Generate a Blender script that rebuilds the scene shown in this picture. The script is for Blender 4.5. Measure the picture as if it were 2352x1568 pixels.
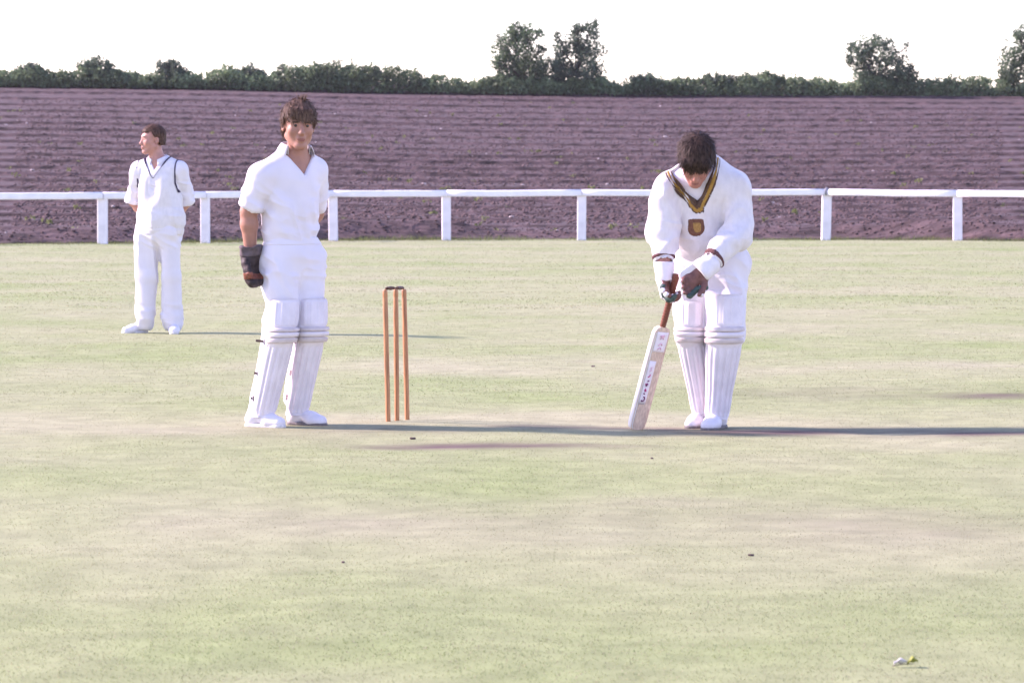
import bpy, math, random
import numpy as np
from mathutils import Vector, Matrix

for o in list(bpy.data.objects):
    bpy.data.objects.remove(o, do_unlink=True)
random.seed(11)
RG = np.random.default_rng(11)
SC = bpy.context.scene
COL = SC.collection

# ------------------------------------------------------------------ camera
CAM_H, FPX, HOR = 1.30, 7646.0, 418.0          # eye height, focal length and horizon row of a 2352 x 1568 picture
PITCH = math.atan((784.0 - HOR) / FPX)
cam = bpy.data.cameras.new('camera')
cam.sensor_width = 36.0
cam.lens = FPX / 2352.0 * 36.0
cam.clip_end = 4000.0
cam.dof.use_dof = True
cam.dof.focus_distance = 17.9
cam.dof.aperture_fstop = 11.0
camo = bpy.data.objects.new('camera', cam)
camo.location = (0, 0, CAM_H)
camo.rotation_euler = (math.radians(90) - PITCH, 0, 0)
COL.objects.link(camo)
SC.camera = camo

# ------------------------------------------------------------------ sky, sun, exposure
SUN_EL, SUN_AZ = math.radians(34.0), math.radians(-76.0)     # azimuth from +Y towards +X: low sun on the left, a little behind the players
w = bpy.data.worlds.new('World')
SC.world = w
w.use_nodes = True
nt = w.node_tree
nt.nodes.clear()
sky = nt.nodes.new('ShaderNodeTexSky')
sky.sky_type = 'NISHITA'
sky.sun_disc = False
sky.sun_elevation = SUN_EL
sky.sun_rotation = SUN_AZ
sky.air_density = 1.0
sky.dust_density = 0.4
sky.ozone_density = 1.0
bg = nt.nodes.new('ShaderNodeBackground')
bg.inputs['Strength'].default_value = 0.12
wo = nt.nodes.new('ShaderNodeOutputWorld')
nt.links.new(sky.outputs[0], bg.inputs[0])
nt.links.new(bg.outputs[0], wo.inputs[0])
sun = bpy.data.lights.new('sun', 'SUN')
sun.energy = 2.9
sun.angle = math.radians(4.0)      # veiled, hazy sun
sun.color = (1.0, 0.91, 0.80)
suno = bpy.data.objects.new('sun', sun)
sd = Vector((math.sin(SUN_AZ) * math.cos(SUN_EL), math.cos(SUN_AZ) * math.cos(SUN_EL), math.sin(SUN_EL)))
suno.rotation_euler = sd.to_track_quat('Z', 'Y').to_euler()
suno.location = (-20, 20, 20)
COL.objects.link(suno)
SC.view_settings.view_transform = 'Standard'
SC.view_settings.look = 'None'
SC.view_settings.gamma = 1.0
SC.view_settings.use_curve_mapping = False
SC.view_settings.exposure = 1.86
SC.view_settings.use_white_balance = True        # daylight film gone slightly magenta
SC.view_settings.white_balance_temperature = 6420
SC.view_settings.white_balance_tint = 40

# ------------------------------------------------------------------ helpers
def ray(px, py):
    v = Vector(((px - 1176.0) / FPX, 1.0, -(py - 784.0) / FPX))
    c, s = math.cos(PITCH), math.sin(PITCH)
    return Vector((v.x, v.y * c + v.z * s, -v.y * s + v.z * c))

def ground_at(px, py):
    r = ray(px, py)
    t = -CAM_H / r.z
    return Vector((r.x * t, r.y * t, 0.0))

def at_depth(px, py, d):
    r = ray(px, py)
    t = d / r.y
    return Vector((r.x * t, d, CAM_H + r.z * t))

def tag(o, label=None, cat=None, group=None, kind=None):
    if label: o['label'] = label
    if cat: o['category'] = cat
    if group: o['group'] = group
    if kind: o['kind'] = kind
    return o

def link(name, me, m=None, parent=None):
    o = bpy.data.objects.new(name, me)
    COL.objects.link(o)
    if m is not None and len(me.materials) == 0:
        me.materials.append(m)
    if parent is not None:
        o.parent = parent
    return o

def empty(name, loc=(0, 0, 0)):
    o = bpy.data.objects.new(name, None)
    o.empty_display_size = 0.1
    o.location = loc
    COL.objects.link(o)
    return o

def mesh_np(name, V, Q, smooth=True, cols=None):
    """V (n,3) float, Q (m,k) int -> mesh"""
    me = bpy.data.meshes.new(name)
    V = np.asarray(V, 'f4'); Q = np.asarray(Q, 'i4')
    n, (m, k) = len(V), Q.shape
    me.vertices.add(n); me.vertices.foreach_set('co', V.ravel())
    me.loops.add(m * k); me.loops.foreach_set('vertex_index', Q.ravel())
    me.polygons.add(m)
    me.polygons.foreach_set('loop_start', np.arange(0, m * k, k, dtype='i4'))
    if smooth:
        me.polygons.foreach_set('use_smooth', np.ones(m, bool))
    if cols is not None:
        a = me.attributes.new('tint', 'FLOAT_COLOR', 'POINT')
        c = np.ones((n, 4), 'f4'); c[:, :3] = cols
        a.data.foreach_set('color', c.ravel())
    me.update(calc_edges=True)
    me.validate()
    return me

class MB:
    """collects polygons for one mesh"""
    def __init__(s): s.v, s.f = [], []
    def box(s, c, size, M=None, bev=0.0):
        x, y, z = [q * 0.5 for q in size]
        b = min(bev, x * .45, y * .45, z * .45)
        pts, base = [], len(s.v)
        if b <= 0:
            pts = [(sx * x, sy * y, sz * z) for sz in (-1, 1) for sy in (-1, 1) for sx in (-1, 1)]
            fs = [(0, 2, 3, 1), (4, 5, 7, 6), (0, 1, 5, 4), (2, 6, 7, 3), (0, 4, 6, 2), (1, 3, 7, 5)]
        else:
            ring = [(-x + b, -y), (x - b, -y), (x, -y + b), (x, y - b), (x - b, y), (-x + b, y), (-x, y - b), (-x, -y + b)]
            def inn(p, e): return (math.copysign(max(abs(p[0]) - e, 0), p[0]), math.copysign(max(abs(p[1]) - e, 0), p[1]))
            for zz, e in ((-z, b), (-z + b, 0), (z - b, 0), (z, b)):
                for p in ring:
                    q = inn(p, e); pts.append((q[0], q[1], zz))
            fs = [tuple(range(7, -1, -1)), tuple(range(24, 32))]
            for k in range(3):
                for i in range(8):
                    j = (i + 1) % 8
                    fs.append((k * 8 + i, k * 8 + j, k * 8 + 8 + j, k * 8 + 8 + i))
        for p in pts:
            q = Vector(p)
            if M is not None: q = M @ q
            s.v.append(tuple(q + Vector(c)))
        s.f += [tuple(base + i for i in f) for f in fs]
        return s
    def tube(s, pts, rad, n=8, cap=True):
        pts = [Vector(p) for p in pts]; base = len(s.v)
        up = None
        for i, p in enumerate(pts):
            t = (pts[min(i + 1, len(pts) - 1)] - pts[max(i - 1, 0)])
            t = t.normalized() if t.length > 1e-9 else Vector((0, 0, 1))
            if up is None:
                up = Vector((1, 0, 0)) if abs(t.x) < .8 else Vector((0, 1, 0))
            a = (up - t * up.dot(t)).normalized(); b = t.cross(a); up = a
            r = rad[i] if isinstance(rad, (list, tuple)) else rad
            for k in range(n):
                an = 2 * math.pi * k / n
                s.v.append(tuple(p + (a * math.cos(an) + b * math.sin(an)) * r))
        for i in range(len(pts) - 1):
            for k in range(n):
                j = (k + 1) % n
                s.f.append((base + i * n + k, base + i * n + j, base + (i + 1) * n + j, base + (i + 1) * n + k))
        if cap:
            s.f.append(tuple(base + k for k in range(n - 1, -1, -1)))
            s.f.append(tuple(base + (len(pts) - 1) * n + k for k in range(n)))
        return s
    def grid(s, P):
        """P: rows of points, open sheet"""
        base = len(s.v); nr, nc = len(P), len(P[0])
        for r in P:
            for p in r: s.v.append(tuple(p))
        for i in range(nr - 1):
            for j in range(nc - 1):
                a = base + i * nc + j
                s.f.append((a, a + 1, a + nc + 1, a + nc))
        return s
    def mesh(s, name, smooth=True):
        me = bpy.data.meshes.new(name)
        me.from_pydata(s.v, [], s.f)
        if smooth:
            me.polygons.foreach_set('use_smooth', [True] * len(me.polygons))
        me.update()
        return me
    def build(s, name, m, parent=None, smooth=True):
        return link(name, s.mesh(name, smooth), m, parent)

# ---- value noise on arrays
def _h(i, j, k, seed):
    n = (i * 374761393 + j * 668265263 + k * 2147483647 // 7 * 3 + seed * 974711) & 0x7fffffff
    n = ((n ^ (n >> 13)) * 1274126177) & 0x7fffffff
    n = (n ^ (n >> 16)) & 0xffff
    return n / 32767.5 - 1.0
def noise(x, y, z, seed=0):
    x, y, z = np.broadcast_arrays(np.asarray(x, float), np.asarray(y, float), np.asarray(z, float))
    i, j, k = np.floor(x).astype('i8'), np.floor(y).astype('i8'), np.floor(z).astype('i8')
    fx, fy, fz = x - i, y - j, z - k
    fx, fy, fz = [t * t * (3 - 2 * t) for t in (fx, fy, fz)]
    r = 0
    for a in (0, 1):
        for b in (0, 1):
            for c in (0, 1):
                wgt = (fx if a else 1 - fx) * (fy if b else 1 - fy) * (fz if c else 1 - fz)
                r = r + wgt * _h(i + a, j + b, k + c, seed)
    return r
def fbm(x, y, z, seed=0, oct=3):
    r, a = 0, 1.0
    for o in range(oct):
        r = r + a * noise(np.asarray(x) * 2 ** o, np.asarray(y) * 2 ** o, np.asarray(z) * 2 ** o, seed + o * 17)
        a *= .5
    return r / 1.75

# ---- signed-distance modelling: smooth bodies and clothes, one continuous surface each
A3 = lambda p: np.array(p, 'f8')
def smin(a, b, k):
    if k <= 0: return np.minimum(a, b)
    h = np.maximum(k - np.abs(a - b), 0) / k
    return np.minimum(a, b) - h * h * k * .25
def smax(a, b, k): return -smin(-a, -b, k)

class Field:
    def __init__(s, lo, hi, h):
        s.lo, s.h = A3(lo), h
        s.n = np.ceil((A3(hi) - s.lo) / h).astype(int) + 1
        s.F = np.full(s.n, .25, 'f4')
    def sub(s, lo, hi):
        a = np.clip(np.floor((A3(lo) - s.lo) / s.h).astype(int), 0, s.n)
        b = np.clip(np.ceil((A3(hi) - s.lo) / s.h).astype(int) + 1, 0, s.n)
        if (b <= a).any(): return None, None
        g = [s.lo[i] + s.h * np.arange(a[i], b[i]) for i in range(3)]
        X, Y, Z = np.meshgrid(*g, indexing='ij', sparse=True)
        return (slice(a[0], b[0]), slice(a[1], b[1]), slice(a[2], b[2])), (X, Y, Z)
    def put(s, fn, lo, hi, k, mode):
        sl, g = s.sub(lo, hi)
        if sl is None: return
        d = fn(*g)
        f = s.F[sl]
        s.F[sl] = smin(f, d, k) if mode == 'u' else smax(f, -d if mode == 's' else d, k)
    def cone(s, a, b, ra, rb, k=.02, u=None, su=1.0, mode='u'):
        a, b = A3(a), A3(b)
        ab = b - a; L = max(ab @ ab, 1e-9)
        if u is not None:
            u = A3(u); u = u / np.linalg.norm(u)
        def fn(X, Y, Z):
            qx, qy, qz = X - a[0], Y - a[1], Z - a[2]
            t = np.clip((qx * ab[0] + qy * ab[1] + qz * ab[2]) / L, 0, 1)
            qx, qy, qz = qx - t * ab[0], qy - t * ab[1], qz - t * ab[2]
            if u is None:
                return np.sqrt(qx * qx + qy * qy + qz * qz) - (ra + (rb - ra) * t)
            c = qx * u[0] + qy * u[1] + qz * u[2]
            dd = qx * qx + qy * qy + qz * qz - c * c
            return np.sqrt(np.maximum(dd, 0) + (c / su) ** 2) - (ra + (rb - ra) * t)
        m = max(ra, rb) * max(1, su) + k + .03
        s.put(fn, np.minimum(a, b) - m, np.maximum(a, b) + m, k, mode)
        return s
    def chain(s, pts, rs, k=.02, **kw):
        for i in range(len(pts) - 1):
            s.cone(pts[i], pts[i + 1], rs[i], rs[i + 1], k, **kw)
        return s
    def ell(s, c, r, k=.02, R=None, mode='u'):
        c, r = A3(c), A3(r)
        R = np.eye(3) if R is None else np.array(R)
        def fn(X, Y, Z):
            q = [X - c[0], Y - c[1], Z - c[2]]
            l = [sum(R[i, j] * q[i] for i in range(3)) for j in range(3)]
            e = np.sqrt(sum((l[j] / r[j]) ** 2 for j in range(3)))
            g = np.sqrt(sum((l[j] / (r[j] * r[j])) ** 2 for j in range(3))) + 1e-6
            return e * (e - 1) / g
        m = r.max() + k + .03
        s.put(fn, c - m, c + m, k, mode)
        return s
    def local(s, fn, R, o, lo, hi, k=.01, mode='u'):
        R, o = np.array(R), A3(o)
        c8 = np.array([[(lo, hi)[i][0], (lo, hi)[j][1], (lo, hi)[l][2]] for i in (0, 1) for j in (0, 1) for l in (0, 1)])
        wc = c8 @ R.T + o
        def f2(X, Y, Z):
            q = [X - o[0], Y - o[1], Z - o[2]]
            return fn(*[sum(R[i, j] * q[i] for i in range(3)) for j in range(3)])
        s.put(f2, wc.min(0), wc.max(0), k, mode)
        return s
    def cut(s, fn, k=.004):
        """keep where fn<0 (world coordinates, whole field)"""
        sl, g = s.sub(s.lo, s.lo + s.h * s.n)
        s.F[sl] = smax(s.F[sl], fn(*g), k)
        return s
    def extract(s, disp=None):
        F = s.F
        F = F.copy()
        F[0] = F[-1] = .1; F[:, 0] = F[:, -1] = .1; F[:, :, 0] = F[:, :, -1] = .1
        I = F < 0
        c = np.zeros(np.array(F.shape) - 1, 'i1')
        for a in (0, 1):
            for b in (0, 1):
                for d in (0, 1):
                    c += I[a:F.shape[0] - 1 + a, b:F.shape[1] - 1 + b, d:F.shape[2] - 1 + d]
        cells = np.argwhere((c > 0) & (c < 8))
        idx = np.full(c.shape, -1, 'i8'); idx[tuple(cells.T)] = np.arange(len(cells))
        acc = np.zeros((len(cells), 3)); cnt = np.zeros(len(cells))
        corners = [(a, b, d) for a in (0, 1) for b in (0, 1) for d in (0, 1)]
        val = {q: F[cells[:, 0] + q[0], cells[:, 1] + q[1], cells[:, 2] + q[2]].astype('f8') for q in corners}
        for q in corners:
            for ax in range(3):
                if q[ax] == 0:
                    q2 = list(q); q2[ax] = 1; q2 = tuple(q2)
                    f0, f1 = val[q], val[q2]
                    m = (f0 < 0) != (f1 < 0)
                    t = f0[m] / (f0[m] - f1[m])
                    p = np.tile(A3(q), (m.sum(), 1)); p[:, ax] = t
                    acc[m] += p; cnt[m] += 1
        V = s.lo + s.h * (cells + acc / cnt[:, None])
        Q = []
        for ax in range(3):
            b, d = (ax + 1) % 3, (ax + 2) % 3
            sl0 = [slice(1, -1)] * 3; sl1 = [slice(1, -1)] * 3
            sl0[ax] = slice(0, -1); sl1[ax] = slice(1, None)
            i0, i1 = I[tuple(sl0)], I[tuple(sl1)]
            e = np.argwhere(i0 != i1)
            if len(e) == 0: continue
            flip = i0[tuple(e.T)]
            base = e.copy(); base[:, b] += 1; base[:, d] += 1
            def ci(ob, od):
                q = base.copy(); q[:, b] += ob; q[:, d] += od
                return idx[tuple(q.T)]
            quad = np.stack([ci(-1, -1), ci(0, -1), ci(0, 0), ci(-1, 0)], 1)
            quad[~flip] = quad[~flip][:, ::-1]
            Q.append(quad)
        Q = np.concatenate(Q)
        # one light relaxation pass removes the voxel stair
        for _ in range(2):
            S = np.zeros_like(V); N = np.zeros(len(V))
            for a in range(4):
                i, j = Q[:, a], Q[:, (a + 1) % 4]
                np.add.at(S, i, V[j]); np.add.at(N, i, 1)
            V = V * .5 + .5 * S / np.maximum(N, 1)[:, None]
        if disp is not None:
            n = np.cross(V[Q[:, 2]] - V[Q[:, 0]], V[Q[:, 3]] - V[Q[:, 1]])
            VN = np.zeros_like(V)
            for a in range(4): np.add.at(VN, Q[:, a], n)
            VN /= np.linalg.norm(VN, axis=1)[:, None] + 1e-12
            V = V + VN * disp(V)[:, None]
        return V, Q
    def build(s, name, m, parent, disp=None):
        V, Q = s.extract(disp)
        return link(name, mesh_np(name, V, Q), m, parent)

# ------------------------------------------------------------------ materials
def mat(name, col, rough=.8, var=.12, scale=20.0, bump=0.0, bscale=200.0, col2=None, spec=.3, stretch=(1, 1, 1), sheen=0.0, sss=0.0, coord='Object', bdist=.002):
    m = bpy.data.materials.new(name)
    m.use_nodes = True
    n = m.node_tree; N = n.nodes; L = n.links
    b = N['Principled BSDF']
    tc = N.new('ShaderNodeTexCoord'); mp = N.new('ShaderNodeMapping')
    mp.inputs['Scale'].default_value = stretch
    L.new(tc.outputs[coord], mp.inputs[0])
    no = N.new('ShaderNodeTexNoise'); no.inputs['Scale'].default_value = scale; no.inputs['Detail'].default_value = 5
    L.new(mp.outputs[0], no.inputs[0])
    rp = N.new('ShaderNodeValToRGB')
    c1 = [max(0, c * (1 - var)) for c in col]; c2 = [min(1, c * (1 + var)) for c in (col2 or col)]
    rp.color_ramp.elements[0].position = .32; rp.color_ramp.elements[1].position = .68
    rp.color_ramp.elements[0].color = (*c1, 1); rp.color_ramp.elements[1].color = (*c2, 1)
    L.new(no.outputs[0], rp.inputs[0])
    L.new(rp.outputs[0], b.inputs['Base Color'])
    b.inputs['Roughness'].default_value = rough
    b.inputs['Specular IOR Level'].default_value = spec
    if sheen: b.inputs['Sheen Weight'].default_value = sheen
    if sss:
        b.inputs['Subsurface Weight'].default_value = sss
        b.inputs['Subsurface Radius'].default_value = (.9, .35, .2)
        b.inputs['Subsurface Scale'].default_value = .012
    if bump:
        nb = N.new('ShaderNodeTexNoise'); nb.inputs['Scale'].default_value = bscale; nb.inputs['Detail'].default_value = 3
        L.new(mp.outputs[0], nb.inputs[0])
        bu = N.new('ShaderNodeBump'); bu.inputs['Strength'].default_value = bump; bu.inputs['Distance'].default_value = bdist
        L.new(nb.outputs[0], bu.inputs['Height']); L.new(bu.outputs[0], b.inputs['Normal'])
    return m

def tint_mat(name, rough=.7, trans=.25, var=.25, scale=3.0, spec=.25):
    """colour from the 'tint' attribute times a slow noise; thin leaves pass some light"""
    m = bpy.data.materials.new(name); m.use_nodes = True
    n = m.node_tree; N = n.nodes; L = n.links
    b = N['Principled BSDF']; out = N['Material Output']
    at = N.new('ShaderNodeAttribute'); at.attribute_name = 'tint'
    tc = N.new('ShaderNodeTexCoord'); no = N.new('ShaderNodeTexNoise'); no.inputs['Scale'].default_value = scale; no.inputs['Detail'].default_value = 4
    L.new(tc.outputs['Object'], no.inputs[0])
    mr = N.new('ShaderNodeMapRange'); mr.inputs[1].default_value = .3; mr.inputs[2].default_value = .7
    mr.inputs[3].default_value = 1 - var; mr.inputs[4].default_value = 1 + var
    L.new(no.outputs[0], mr.inputs[0])
    mx = N.new('ShaderNodeVectorMath'); mx.operation = 'SCALE'
    L.new(at.outputs['Color'], mx.inputs[0]); L.new(mr.outputs[0], mx.inputs['Scale'])
    L.new(mx.outputs[0], b.inputs['Base Color'])
    b.inputs['Roughness'].default_value = rough; b.inputs['Specular IOR Level'].default_value = spec
    if trans:
        tr = N.new('ShaderNodeBsdfTranslucent'); L.new(mx.outputs[0], tr.inputs[0])
        ms = N.new('ShaderNodeMixShader'); ms.inputs[0].default_value = trans
        L.new(b.outputs[0], ms.inputs[1]); L.new(tr.outputs[0], ms.inputs[2]); L.new(ms.outputs[0], out.inputs[0])
    return m

M = {}
M['paint'] = mat('white_paint', (.80, .77, .81), .5, .06, 6, .15, 60)
M['paint_dirty'] = mat('white_paint_post', (.76, .72, .77), .6, .10, 4, .2, 40)
M['metal'] = mat('grey_bracket', (.22, .22, .25), .45, .15, 30)
M['cotton'] = mat('white_cotton', (.70, .66, .71), .85, .03, 9, .25, 420, sheen=.2)
M['drill'] = mat('white_trouser_cloth', (.70, .66, .70), .85, .03, 7, .25, 500, sheen=.2)
M['knit'] = mat('cream_wool_knit', (.70, .66, .68), .95, .05, 40, .8, 260, sheen=.4, stretch=(1, 1, .5), bdist=.004)
M['pad'] = mat('pad_canvas', (.69, .64, .68), .75, .06, 14, .2, 300)
M['pad_roll'] = mat('pad_canvas_roll', (.58, .51, .51), .75, .10, 22, .2, 300)
M['pad_edge'] = mat('pad_piping', (.55, .45, .44), .75, .15, 40, .2, 300)
M['strap'] = mat('leather_strap', (.10, .06, .05), .6, .2, 60)
M['boot'] = mat('white_boot_leather', (.68, .65, .70), .5, .06, 25, .2, 120)
M['sole'] = mat('boot_sole', (.16, .14, .14), .7, .2, 60)
M['sole_pale'] = mat('boot_sole_white', (.62, .60, .60), .7, .15, 60)
M['lace'] = mat('grey_lace', (.17, .16, .20), .8, .2, 60)
M['skin_tan'] = mat('tanned_skin', (.36, .175, .125), .5, .10, 24, .12, 300, sss=.12, spec=.35)
M['skin_red'] = mat('ruddy_skin', (.40, .18, .14), .5, .12, 24, .12, 300, sss=.12, spec=.35)
M['skin_fair'] = mat('fair_skin', (.46, .225, .18), .5, .12, 24, .12, 300, sss=.12, spec=.35)
M['lip'] = mat('lips', (.26, .10, .085), .45, .08, 40)
M['brow'] = mat('eyebrow_hair', (.055, .032, .022), .7, .2, 200)
M['eye'] = mat('eye_white', (.62, .58, .56), .2, .04, 20, spec=.5)
M['iris'] = mat('eye_iris', (.03, .02, .015), .2, .1, 60, spec=.5)
M['hair_brown'] = mat('brown_hair', (.075, .043, .032), .55, .35, 90, .6, 260, col2=(.155, .095, .068), stretch=(1, 1, .25), spec=.15)
M['hair_dark'] = mat('dark_hair', (.030, .018, .015), .6, .3, 90, .6, 260, col2=(.062, .038, .030), stretch=(1, 1, .4), spec=.15)
M['hair_auburn'] = mat('auburn_hair', (.055, .028, .02), .6, .3, 90, .6, 260, col2=(.10, .055, .04), stretch=(1, 1, .4), spec=.15)
M['navy'] = mat('navy_knit_trim', (.035, .022, .055), .95, .2, 120, .5, 300)
M['mustard'] = mat('mustard_knit_trim', (.36, .20, .045), .95, .12, 100, .5, 300)
M['green_trim'] = mat('dark_knit_trim', (.10, .058, .04), .95, .2, 100, .5, 300)
M['maroon'] = mat('maroon_knit_trim', (.13, .058, .058), .95, .2, 100, .5, 300)
M['crest'] = mat('crest_cloth', (.16, .07, .045), .9, .25, 120, .5, 300)
M['crest_gold'] = mat('crest_gold_thread', (.34, .19, .06), .8, .25, 160, .5, 300)
M['glove_dark'] = mat('dark_glove_leather', (.045, .030, .030), .65, .35, 40, .5, 120)
M['glove_grey'] = mat('grey_glove_cuff', (.10, .075, .08), .75, .35, 35, .5, 120)
M['glove_rust'] = mat('rust_rubber', (.30, .085, .045), .6, .25, 60, .4, 200)
M['glove_band'] = mat('brown_rubber_band', (.20, .065, .04), .6, .35, 60, .4, 200)
M['glove_white'] = mat('white_glove_leather', (.72, .68, .71), .65, .05, 40, .3, 200)
M['glove_palm'] = mat('brown_palm_leather', (.17, .075, .065), .6, .25, 60, .4, 160)
M['glove_green'] = mat('green_rubber', (.05, .085, .075), .6, .25, 60, .3, 160)
M['willow'] = mat('willow_wood', (.60, .43, .34), .55, .12, 9, .15, 60, stretch=(14, 14, 1), col2=(.68, .54, .42))
M['willow_sunlit'] = mat('willow_sunlit', (.74, .70, .66), .5, .06, 9, .1, 60, stretch=(14, 14, 1))  # paler willow, sunlight on the bat's left edge put into the colour
M['grip'] = mat('rust_rubber_grip', (.19, .062, .035), .6, .2, 120, .5, 300)
M['sticker'] = mat('white_sticker', (.80, .75, .79), .4, .03, 20)
M['print_red'] = mat('red_print', (.55, .05, .20), .45, .1, 60)
M['print_pink'] = mat('faded_pink_print', (.74, .45, .55), .45, .1, 60)
M['print_dark'] = mat('dark_print', (.16, .02, .11), .45, .1, 60)
M['ash'] = mat('varnished_ash', (.34, .145, .065), .45, .2, 8, .15, 60, stretch=(20, 20, 1), col2=(.46, .215, .095), spec=.4)
M['bail'] = mat('dark_bail_wood', (.10, .045, .03), .5, .2, 60)
M['bark'] = mat('bark', (.085, .07, .06), .9, .3, 8, .6, 30, bdist=.02)
M['leaves'] = tint_mat('leaves', .6, .42, .3, .6)
M['blade'] = tint_mat('grass_blades', .65, .5, .10, .9)
M['clod'] = mat('soil_clods', (.042, .026, .025), .95, .4, 3, .6, 30, col2=(.11, .072, .070), bdist=.02)
M['stone'] = mat('pale_stone', (.55, .48, .46), .8, .2, 5)
M['leaf_yellow'] = mat('yellow_green_leaf', (.24, .26, .05), .5, .2, 60)
M['leaf_pale'] = mat('pale_leaf_underside', (.45, .44, .44), .6, .1, 60)

# grass sheet: mown turf with dry and green drifts; the pitch is a worn, straw-coloured strip
WL = Vector((.565, .825, 0)); PD = Vector((.825, -.565, 0))       # along the wicket's line of stumps / down the pitch
STUMPS = [ground_at(891.7, 972.3), ground_at(912.0, 970.2), ground_at(935.5, 967.0)]
WK = STUMPS[1]
G_GREEN, G_DRY, G_WORN_SHADOW = (.196, .246, .094), (.288, .286, .176), (.105, .070, .068)
# worn places, and streaks painting the players' shadows into the turf: centre (px,py of the picture turned into ground points), half-length x, half-depth y, strength
WORN_SHADOW = []
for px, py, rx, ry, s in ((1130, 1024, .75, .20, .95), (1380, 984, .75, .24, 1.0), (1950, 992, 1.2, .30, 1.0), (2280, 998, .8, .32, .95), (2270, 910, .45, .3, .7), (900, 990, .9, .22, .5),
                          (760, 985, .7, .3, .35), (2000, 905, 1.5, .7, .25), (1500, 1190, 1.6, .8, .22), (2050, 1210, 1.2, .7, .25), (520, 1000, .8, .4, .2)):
    g = ground_at(px, py); WORN_SHADOW.append((g.x, g.y, rx, ry, s))

def grass_tint(x, y):
    """dryness 0..1 and wear plus painted shadow 0..1 over the ground"""
    d = .55 + .30 * fbm(x * .35, y * .55, 0, 5) + .34 * fbm(x * 1.6, y * 1.1, 0, 9) + .14 * np.sin(y * 1.15 + .5 * noise(x * .1, y * .1, 0, 3))
    u = (x - WK.x) * PD.x + (y - WK.y) * PD.y; v = (x - WK.x) * WL.x + (y - WK.y) * WL.y
    strip = np.clip((1.65 - np.abs(v)) / .5, 0, 1) * np.clip((u + 1.6) / .8, 0, 1) * np.clip((20.1 - u) / .8, 0, 1)
    d = d + .15 * strip
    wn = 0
    for cx, cy, rx, ry, s in WORN_SHADOW:
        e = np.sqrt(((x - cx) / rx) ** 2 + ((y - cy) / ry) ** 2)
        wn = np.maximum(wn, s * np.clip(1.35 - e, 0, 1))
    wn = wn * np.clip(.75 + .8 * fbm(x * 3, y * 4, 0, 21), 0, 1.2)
    return np.clip(d, 0, 1), np.clip(wn, 0, 1)

def grass_cols(x, y):
    d, wn = grass_tint(x, y)
    c = A3(G_GREEN) * (1 - d)[:, None] + A3(G_DRY) * d[:, None]
    return c * (1 - wn)[:, None] + A3(G_WORN_SHADOW) * wn[:, None]

def ground_mat():
    m = tint_mat('mown_turf', .9, 0, .14, 5.0, .1)
    n = m.node_tree; N = n.nodes; L = n.links; b = N['Principled BSDF']
    tc = N.new('ShaderNodeTexCoord'); no = N.new('ShaderNodeTexNoise'); no.inputs['Scale'].default_value = 160; no.inputs['Detail'].default_value = 4
    L.new(tc.outputs['Object'], no.inputs[0])
    bu = N.new('ShaderNodeBump'); bu.inputs['Strength'].default_value = .35; bu.inputs['Distance'].default_value = .006
    L.new(no.outputs[0], bu.inputs['Height']); L.new(bu.outputs[0], b.inputs['Normal'])
    return m
M['turf'] = ground_mat()
M['soil'] = mat('ploughed_soil', (.042, .027, .026), .95, .32, 2.4, .9, 5, col2=(.080, .052, .053), stretch=(.6, 1, 1), bdist=.12)

# ------------------------------------------------------------------ terrain
HD = 200.0        # depth of the hedge
HB_PX = [-1500, 0, 500, 900, 1500, 2352, 3900]
HB_PY = [170, 193, 199, 208, 215, 218, 222]
_hx = np.array([at_depth(p, q, HD).x for p, q in zip(HB_PX, HB_PY)])
_hz = np.array([at_depth(p, q, HD).z for p, q in zip(HB_PX, HB_PY)])
# fence posts: picture column and row of the foot
FP = [(-1560, 572), (-1250, 570), (-940, 568), (-640, 566), (-330, 564), (-60, 563), (235, 561), (471, 558), (765, 553.5), (1025, 552), (1336, 551.5), (1617, 551), (1898, 550.5), (2200, 553), (2490, 556), (2790, 559), (3090, 562), (3390, 564), (3690, 567), (3990, 570)]
FG = [ground_at(*p) for p in FP]
_fx = np.array([p.x for p in FG]); _fy = np.array([p.y for p in FG])
def fence_y(x): return np.interp(x, _fx, _fy)

ROW = 5.4
def row_shift(x): return .020 * x + .30 * noise(x * .02, 0, 0, 31) + .06 * noise(x * .6, 0, 0, 32)
def field_z(x, y, fine=True):
    hz = np.interp(x, _hx, _hz)
    y0 = fence_y(x) + .5
    s = (y - y0) / (HD - y0)
    d = np.clip(75 + (y - y0) * (HD - 75) / (HD - y0), 70, HD)
    rise = (1.3 + d * (2.72 * d - 331.0) / FPX) / 6.97 - .007
    over = np.maximum(y - HD, 0)
    rise = rise + over * .0095 - np.where(over > 12, (over - 12) ** 2 * .0006, 0)
    rise = np.maximum(rise, -.4)
    z = hz * rise - .02
    if fine:
        near = np.clip((y - y0) / 1.2, 0, 1)
        yr = y + row_shift(x)
        c = yr / ROW; k = np.floor(c + 1e-6); p = c - k
        hgt = .14 * (1 + .35 * noise(k * .77, x * .03, 0, 34)) * np.clip((y - y0) / 30, .45, 1)
        z = z + near * (hgt * (np.where(p < .025, p / .025, (1 - p) / .975) - .4))
        z = z + near * (.020 * fbm(x * .9, y * 1.4, 0, 37) + .016 * noise(x * 3.1, y * 2.3, 0, 38) + .018 * noise(x * 7, y * 5, 0, 39))
        z = z + .42 * np.exp(-((y - y0 - 1.1) / .7) ** 2) * (.75 + .5 * noise(x * .5, 0, 0, 40))   # rough lip of the last furrow
        z = np.where(s < 0, -.9, z)
    return z

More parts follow.
